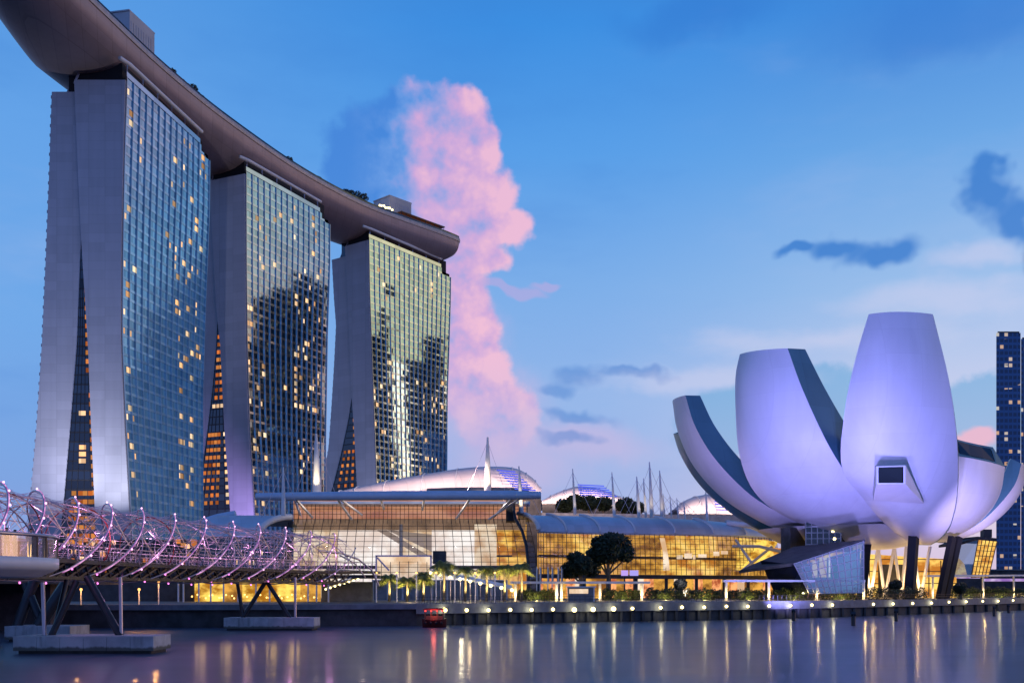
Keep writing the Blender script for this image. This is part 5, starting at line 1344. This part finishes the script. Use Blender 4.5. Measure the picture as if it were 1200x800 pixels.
# palms
def palm(px, yc, wpx, Y, lab, seed, uplight=True):
    b_ = atz(px, Y, GZ); c = at(px, yc, Y); T = thing('palm_tree', lab, 'palm', b_, 'palms along the promenade')
    g = random.Random(seed); rad = wpx / F * Y / 2 * 1.1
    MB().tube([b_, b_.lerp(c, .5) + Vector((.1, 0, 0)), c], [.26, .2, .17], 8).build('trunk', M['bark'], T)
    q = MB(); nf = 34
    for k in range(nf):
        az = k * 2.4 + g.uniform(-.2, .2); el = g.uniform(-.25, 1.25); ln_ = rad * g.uniform(.85, 1.15)
        pts = []
        for j in range(8):
            t = j / 7; r = ln_ * (math.cos(el) * t + .12 * t); z = ln_ * (math.sin(el) * t * 1.0 - .75 * t * t)
            pts.append(c + Vector((math.cos(az) * r, math.sin(az) * r, z)))
        for j in range(7):
            d = (pts[j + 1] - pts[j]); sd_ = Vector((-math.sin(az), math.cos(az), 0))
            for sgn in (-1, 1):
                for h in range(2):
                    o = pts[j] + d * (h * .5); w_ = .62 * rad * .75 * math.sin(math.pi * (.15 + .8 * (j + h * .5) / 7))
                    q.face([o, o + d * .38, o + sd_ * sgn * w_ + d * .75 - Vector((0, 0, w_ * .55))])
    q.build('crown', M['leaf_palm'], T)
    if uplight: lamp('palm_uplight', 'SPOT', b_ + Vector((.4, -2.2, .2)), 6500, (1, .82, .36), T, .15, c, 75, .7)
PL = [(456, 676, 26, 'leftmost palm of the row beside the bridge landing'), (477, 679, 24, 'small palm in front of the white entrance screen'), (496, 674, 26, 'palm right of the entrance screen'), (520, 661, 30, 'tallest palm of the row, before the dark service box'),
      (545, 667, 24, 'palm right of the tallest one'), (570, 666, 24, 'palm below the left part of the arch rib'), (591, 665, 24, 'palm just left of the arch rib'), (611, 663, 26, 'rightmost palm at the foot of the arch rib')]
for i, (px, yc, wp, lab) in enumerate(PL): palm(px, yc, wp, 176, lab, 30 + i)
# slim lamp posts
posts = [441, 465, 488, 511, 533, 557, 580]
for i, px in enumerate(posts):
    b_ = atz(px, 166, GZ); T = thing('lamp_post', ORD[i] + ' slim white lamp post from the left among the palms', 'lamp post', b_, 'slim lamp posts among the palms')
    MB().tube([b_, b_ + Vector((0, 0, 4.6))], .10, 6).build('post', M['white_paint'], T)
    MB().lathe(b_ + Vector((0, 0, 4.6)), [(.05, 0), (.2, .1), (.2, .2), (.02, .3)], 8).build('lamp_head', M['lamp_warm'], T)
lamp('post_glow', 'POINT', atz(480, 163, GZ + 1.2), 260, (1, .7, .35), None, .3); lamp('post_glow', 'POINT', atz(550, 163, GZ + 1.2), 260, (1, .7, .35), None, .3)
for i, px in enumerate((3, 26, 95, 163, 186)):
    b_ = atz(px, 140, GZ); hgt = 3.0 if px == 186 else 1.9; T = thing('lamp_post', ORD[i] + ' short orange lamp post from the left under the footbridge', 'lamp post', b_, 'orange lamp posts under the bridge')
    MB().tube([b_, b_ + Vector((0, 0, hgt))], .09, 6).build('post', M['white_paint'], T)
    MB().lathe(b_ + Vector((0, 0, hgt)), [(.04, 0), (.17, .05), (.17, .3), (.02, .35)], 8).build('lamp_head', M['lamp_orange'], T)
    lamp('lamp_glow', 'POINT', b_ + Vector((0, -1.2, hgt + .3)), 260, (1, .45, .12), T, .2)
for i, px in enumerate((629, 633, 642, 647, 654, 658)):
    b_ = atz(px, 196, GZ); T = thing('flag_pole', ORD[i] + ' thin banner pole from the left beside the dark tree', 'pole', b_, 'banner poles beside the dark tree')
    MB().tube([b_, at(px, 664, 196)], .10, 6).build('pole', M['white_paint'], T)
    a = at(px, 666, 196); MB().hexa([a, a + Vector((.3, 0, 0)), a + Vector((.3, .06, 0)), a + Vector((0, .06, 0))] + [p + Vector((0, 0, -2.6)) for p in (a, a + Vector((.3, 0, 0)), a + Vector((.3, .06, 0)), a + Vector((0, .06, 0)))]).build('banner', M['parapet'], T)
# covered walkways
def walkway(lab, x0, x1, Y0, Y1, row0, row1, postpx, foot):
    T = thing('covered_walkway', lab, 'covered walkway', atz(x0, Y0, GZ), 'covered walkways along the quay')
    a, b_ = at(x0, row0, Y0), at(x1, row1, Y1); e = Vector((.4, 3.6, 0)); q = MB()
    q.hexa([a, b_, b_ + e, a + e] + [p + Vector((0, 0, .42)) for p in (a, b_, b_ + e, a + e)]); q.build('roof', M['white_paint'], T)
    for px in postpx:
        Y = Y0 + (Y1 - Y0) * (px - x0) / (x1 - x0) + .6; f_ = atz(px, Y, GZ); tz = at(0, row0 + (row1 - row0) * (px - x0) / (x1 - x0), Y).z
        MB().tube([f_, Vector((f_.x, f_.y, tz))], .26, 8).build('column', M['white_paint'], T)
        lamp('column_light', 'POINT', Vector((f_.x, f_.y - .9, GZ + 1.1)), 210, (1, .66, .24), T, .15)
walkway('left covered walkway with flat white roof before the dark tree', 598, 762, 182, 190, 683.5, 683.5, (604, 652, 658, 703, 752), 0)
walkway('middle covered walkway below the petals and blue pavilion', 848, 1014, 191, 199, 681.5, 681.5, (851, 901, 957, 1012), 0)
walkway('right covered walkway at the right edge of the photo', 1087, 1240, 232, 262, 675.5, 674.5, (1093, 1111, 1152, 1188, 1225), 0)
# kiosk
KS = thing('kiosk', 'small lit glass kiosk under the left walkway', 'kiosk', atz(682, 178, GZ))
a, b_ = atz(666, 178, GZ), atz(697, 178, GZ); w_ = b_.x - a.x
MB().box(((a.x + b_.x) / 2, 180, GZ + 1.2), (w_, 3, 2.4)).build('wall', M['parapet'], KS)
MB().box(((a.x + b_.x) / 2, 180, GZ + 2.5), (w_ + .5, 3.5, .2)).build('roof', M['white_paint'], KS)
MB().box((a.x + w_ * .40, 178.45, GZ + 1.75), (w_ * .72, .08, .8)).build('lit_hatch', M['in_cream'], KS)
MB().box((b_.x - .12, 178.3, GZ + 1.2), (.2, .2, 2.4)).build('corner_post', M['white_paint'], KS)
# quay lamps
QL = [(522, 714.5), (547, 714.5), (572.5, 714.5), (598, 714), (623, 714), (648, 713.5), (673, 714), (695, 713.5), (719, 713), (741, 712.5), (774, 711.5), (799, 711), (825, 711), (851, 710), (876, 710), (901, 709.5), (926, 709), (951, 708.5), (975, 708.3), (1023, 707.5), (1046, 707), (1069, 706.5), (1091, 706), (1111.5, 705), (1131.6, 704.5), (1151, 704), (1169, 703.8), (1186.5, 703)]
for i, (px, y) in enumerate(QL):
    p = quay_pt(px); p.y -= .18; z = ZC + (HY - y) / F * p.y; big = 6 <= i <= 8
    T = thing('quay_lamp', ('larger flaring' if big else 'small round') + ' white lamp on the quay parapet, ' + ORD[i] + ' of the row from the left', 'quay lamp', (p.x, p.y, z), 'row of lamps on the quay parapet')
    MB().ball((p.x, p.y - .08, z), .36 if big else .26, 10, 6).build('lamp_globe', M['lamp_white'], T)
    MB().box((p.x, p.y + .06, z), (.7, .1, .7)).build('back_plate', M['steel_dark'], T)
    if i % 2 == 0 or big: lamp('quay_glow', 'POINT', (p.x, p.y - .8, z), 60, (1, .9, .55), T, .26)
# hedges
for i, (x0, x1, Y, hh) in enumerate([(607, 650, 188, 2.2), (706, 750, 192, 2.2), (758, 800, 196, 2.4), (802, 848, 198, 2.4), (854, 898, 200, 2.3), (904, 954, 202, 2.4), (960, 1008, 204, 2.4), (1016, 1084, 206, 2.6), (1114, 1150, 244, 2.6), (1154, 1186, 248, 2.8), (1190, 1230, 250, 2.8)]):
    a, b_ = atz(x0, Y, GZ), atz(x1, Y, GZ)
    T = thing('hedge', ['hedge behind the left walkway posts', 'hedge right of the kiosk under the left walkway', 'hedge just right of the left walkway', 'hedge between the left and middle walkways', 'leftmost hedge under the middle walkway', 'hedge before the dark sloping roof', 'hedge before the blue glass pavilion',
              'wide hedge at the foot of the black column', 'leftmost hedge under the right walkway', 'hedge before the amber pavilion', 'hedge at the right edge of the photo'][i], 'hedge', (a + b_) / 2, 'clipped hedges along the promenade')
    q = MB(); n_ = 5
    for k in range(n_):
        t = (k + .5) / n_; p = a.lerp(b_, t); q.leaves((p.x, p.y, GZ + hh * .45), ((b_.x - a.x) / n_ * .75, 1.3, hh * (.5 + .12 * math.sin(k * 2.1 + i))), 420, .22, 200 + i * 9 + k, .3)
    q.build('foliage', M['leaf_hedge'], T)
    if i != 7: lamp('hedge_fill', 'POINT', ((a.x + b_.x) / 2, a.y - 1.8, GZ + .3), 420, (1, .76, .28), T, .2)  # lamp without fixture, added to raise the golden promenade glow
# the big dark tree
def tree(lab, px, base_y, Y, blobs, seed, group):
    b_ = atz(px, Y, GZ); T = thing('broadleaf_tree', lab, 'tree', b_, group)
    tr_ = MB(); cr = MB()
    c0 = at(blobs[0][0], blobs[0][1], Y); tr_.tube([b_, b_.lerp(c0, .5) + Vector((.2, 0, 0)), c0], [.5, .35, .15], 8)
    for k, (x, y, rx, ry, n_) in enumerate(blobs):
        c = at(x, y, Y + (k % 3 - 1) * 1.2); tr_.tube([b_.lerp(c0, .5), b_.lerp(c, .75) + Vector((0, 0, .4)), c], [.22, .14, .06], 6)
        cr.leaves(c, (rx / F * Y, rx / F * Y * .9, ry / F * Y), n_, .34, seed + k, .15)
    tr_.build('trunk', M['bark'], T); cr.build('crown', M['leaf_dark'], T)
tree('taller of the two dark trees before the vaulted mall wing', 712, 690, 200, [(712, 645, 18, 16, 1500), (700, 650, 14, 12, 900), (726, 638, 15, 13, 1000), (716, 632, 15, 9, 800), (733, 648, 11, 11, 700), (702, 636, 10, 9, 600)], 300, 'dark trees before the mall')
tree('lower dark tree left of the taller dark one', 680, 690, 198, [(680, 662, 16, 12, 1200), (668, 668, 12, 10, 800), (692, 666, 12, 11, 800), (675, 654, 11, 8, 600)], 340, 'dark trees before the mall')
for i, (px, y, r) in enumerate([(1049, 686, 7), (797, 685, 7), (1125, 689, 7)]):
    tree(['round dark bush right of the black column', 'round dark bush before the lit shopfronts', 'round dark bush below the amber pavilion'][i], px, 700, 215 if i != 1 else 205, [(px, y, r, r * .9, 900), (px + 3, y - 2, r * .7, r * .7, 500)], 400 + i * 5, 'round bushes on the promenade')
# coloured pavilion lights behind the walkway
for i, (x0, x1, y, Y) in enumerate([(728, 736, 671, 226), (738, 748, 671, 226)]):
    a, b_ = at(x0, y, Y), at(x1, y, Y); T = thing('screen_sign', ['small lilac lit screen right of the dark trees', 'small violet lit screen beside the lilac one'][i], 'screen', a)
    MB().box(((a.x + b_.x) / 2, Y, a.z), (b_.x - a.x, .3, 1.2)).build('screen', emat('lilac%d' % i, lin(190 - 20 * i, 160, 240), 1.0), T)
    MB().box(((a.x + b_.x) / 2, Y + .3, (a.z + GZ) / 2), (.3, .3, a.z - GZ)).build('post', M['steel_dark'], T)

# small boat
BO = thing('river_boat', 'small red lit tour boat moored below the quay wall', 'boat', atz(509, 134.5, 0))
p = atz(509, 134.5, 0); hl = MB(); L = 1.62
secs = []
for k in range(9):
    t = k / 8 * 2 - 1; wdt = .95 * (1 - max(0, abs(t) - .5) ** 2 * 3.2); secs.append([(p.x + t * L, p.y - wdt, .95 + .25 * t * t), (p.x + t * L * .96, p.y - wdt * .7, .1), (p.x + t * L * .95, p.y, -.25), (p.x + t * L * .96, p.y + wdt * .7, .1), (p.x + t * L, p.y + wdt, .95 + .25 * t * t)])
hl.grid(secs, True); hl.face(secs[0]); hl.face(secs[-1][::-1]); hl.face([s_[0] for s_ in secs] + [s_[4] for s_ in secs][::-1]); hl.build('hull', M['boat_dark'], BO)
for dx in (-1.1, -.4, .3, 1.0): MB().lathe((p.x + dx, p.y - 1.02, .62), [(.05, -.2), (.17, -.1), (.17, .1), (.05, .2)], 8).build('fender', M['black_recess'], BO)
q = MB(); q.box((p.x - .1, p.y, 2.35), (2.7, 1.7, .16)); q.box((p.x - .1, p.y, 2.48), (2.3, 1.4, .10)); q.build('canopy', M['boat_red'], BO)
q = MB()
for dx in (-1.2, -.4, .4, 1.15):
    for dy in (-.72, .72): q.bar((p.x + dx, p.y + dy, .9), (p.x + dx, p.y + dy, 2.3), .07)
q.build('canopy_post', M['timber'], BO)
for dx in (-1.1, -.35, .4, 1.1): MB().ball((p.x + dx, p.y - .8, 2.18), .12, 8, 5).build('lantern', M['red_light'], BO)
MB().ball((p.x + 1.35, p.y - .7, 2.5), .16, 8, 5).build('mast_lamp', M['lamp_warm'], BO)
q = MB(); q.box((p.x, p.y, 1.25), (2.2, .9, .5)); q.build('cabin', M['timber'], BO)
lamp('boat_glow', 'POINT', (p.x, p.y - 1.2, 1.9), 60, (1, .15, .1), BO, .3)

# ================================================================== SKYLINE
def office(name, lab, quad, h, mat, crown=None):
    c = sum((Vector((*q, 0)) for q in quad), Vector()) / 4
    T = thing('office_tower', lab, 'skyscraper', (c.x, c.y, GZ))
    b_ = MB(); b_.hexa([(x, y, GZ) for x, y in quad] + [(x, y, h) for x, y in quad]); b_.build('wall', M[mat], T, origin=(c.x, c.y, 0))
    t = MB(); k = [c + (Vector((*q, 0)) - c) * .9 for q in quad]; t.hexa([(q.x, q.y, h) for q in k] + [(q.x, q.y, h + (crown or 3)) for q in k]); t.build('roof_plant', M['concrete_dark'], T)
    return T
def fx(px, Y): return (px - CX) / F * Y
office('a', 'dark blue glass office tower at right edge with few lit windows', [(fx(1167.5, 700), 700), (fx(1196, 700), 700), (fx(1196, 740), 740), (fx(1169, 740), 740)], at(0, 390, 700).z, 'office', 1.5)
office('b', 'second slightly lower dark blue slab at the very right edge', [(fx(1196.5, 706), 706), (fx(1240, 706), 706), (fx(1240, 706), 746), (fx(1197, 746), 746)], at(0, 397, 706).z, 'office', 1.5)
for i, (x0, x1, y, Y, lab) in enumerate([(1108, 1150, 662, 330, 'low violet lit pavilion hall right behind the amber pavilion'), (1150, 1260, 668, 345, 'long low hall with a pale lit strip at the right edge')]):
    a, b_ = atz(x0, Y, GZ), atz(x1, Y, GZ); T = thing('waterfront_hall', lab, 'hall', (a + b_) / 2); h = at(0, y, Y).z - GZ
    MB().box(((a.x + b_.x) / 2, Y + 8, GZ + h / 2), (b_.x - a.x, 16, h)).build('wall', M['concrete_dark'], T)
    MB().box(((a.x + b_.x) / 2, Y - .2, GZ + h * .62), (b_.x - a.x - 1, .3, .9)).build('lit_strip', emat('hall_strip%d' % i, lin(214, 190, 236), .9, lin(150, 110, 190), .25), T)
    MB().box(((a.x + b_.x) / 2, Y + 8, GZ + h + .2), (b_.x - a.x + 1, 17, .4)).build('roof', M['parapet'], T)
# office district across the bay to the right, outside the frame, mirrored in the hotel glass
def mirror_pt(px, P0, U, D2):
    P0, U = Vector(P0), Vector((*U, 0)).normalized(); n_ = Vector((U.y, -U.x, 0)); k = (px - CX) / F
    u = (k * P0[1] - P0[0]) / (U.x - k * U.y); p = Vector((P0[0], P0[1], 0)) + U * u
    d = Vector((p.x, p.y, 0)).normalized(); r = d - n_ * 2 * d.dot(n_); return p + r * D2, r, (p.length + D2) / p.length * p.y
def mirrored(lab, tower, x0, x1, row, D2, depth=30):
    P0, U = tower; a, r, e0 = mirror_pt(x0, (*P0, 0), U, D2); b_, r2, e1 = mirror_pt(x1, (*P0, 0), U, D2)
    h = ZC + (HY - row) / F * (e0 + e1) / 2 * 1.22
    c, d = a + r * depth, b_ + r2 * depth
    office('m', lab, [(a.x, a.y), (b_.x, b_.y), (d.x, d.y), (c.x, c.y)], h, 'office_dark')
t2, t3 = ((-120.4, 463), (26, 55)), ((-77.1, 551), (40, 58))
for lab, tw, x0, x1, row, D2 in [('dark tower across the bay, mirrored low at left in the middle hotel', t2, 300, 322, 404, 1000), ('dark tower across the bay, mirrored mid height in the middle hotel', t2, 320, 346, 396, 1000), ('tallest dark tower across the bay, mirrored right in the middle hotel', t2, 345, 366, 386, 1000),
        ('dark tower across the bay, mirrored at the right edge of the middle hotel', t2, 364, 386, 396, 1020), ('wide dark tower across the bay, mirrored left in the farthest hotel', t3, 430, 458, 408, 800), ('slim dark tower across the bay, mirrored beside the bright gap', t3, 457, 468, 384, 790),
        ('stepped dark tower across the bay, mirrored right in the farthest hotel', t3, 481, 508, 436, 800), ('dark tower across the bay, mirrored at the right edge of the farthest hotel', t3, 506, 532, 414, 820), ('low dark block across the bay, mirrored in the bright gap', t3, 464, 484, 560, 850)]:
    mirrored(lab, tw, x0, x1, row, D2)
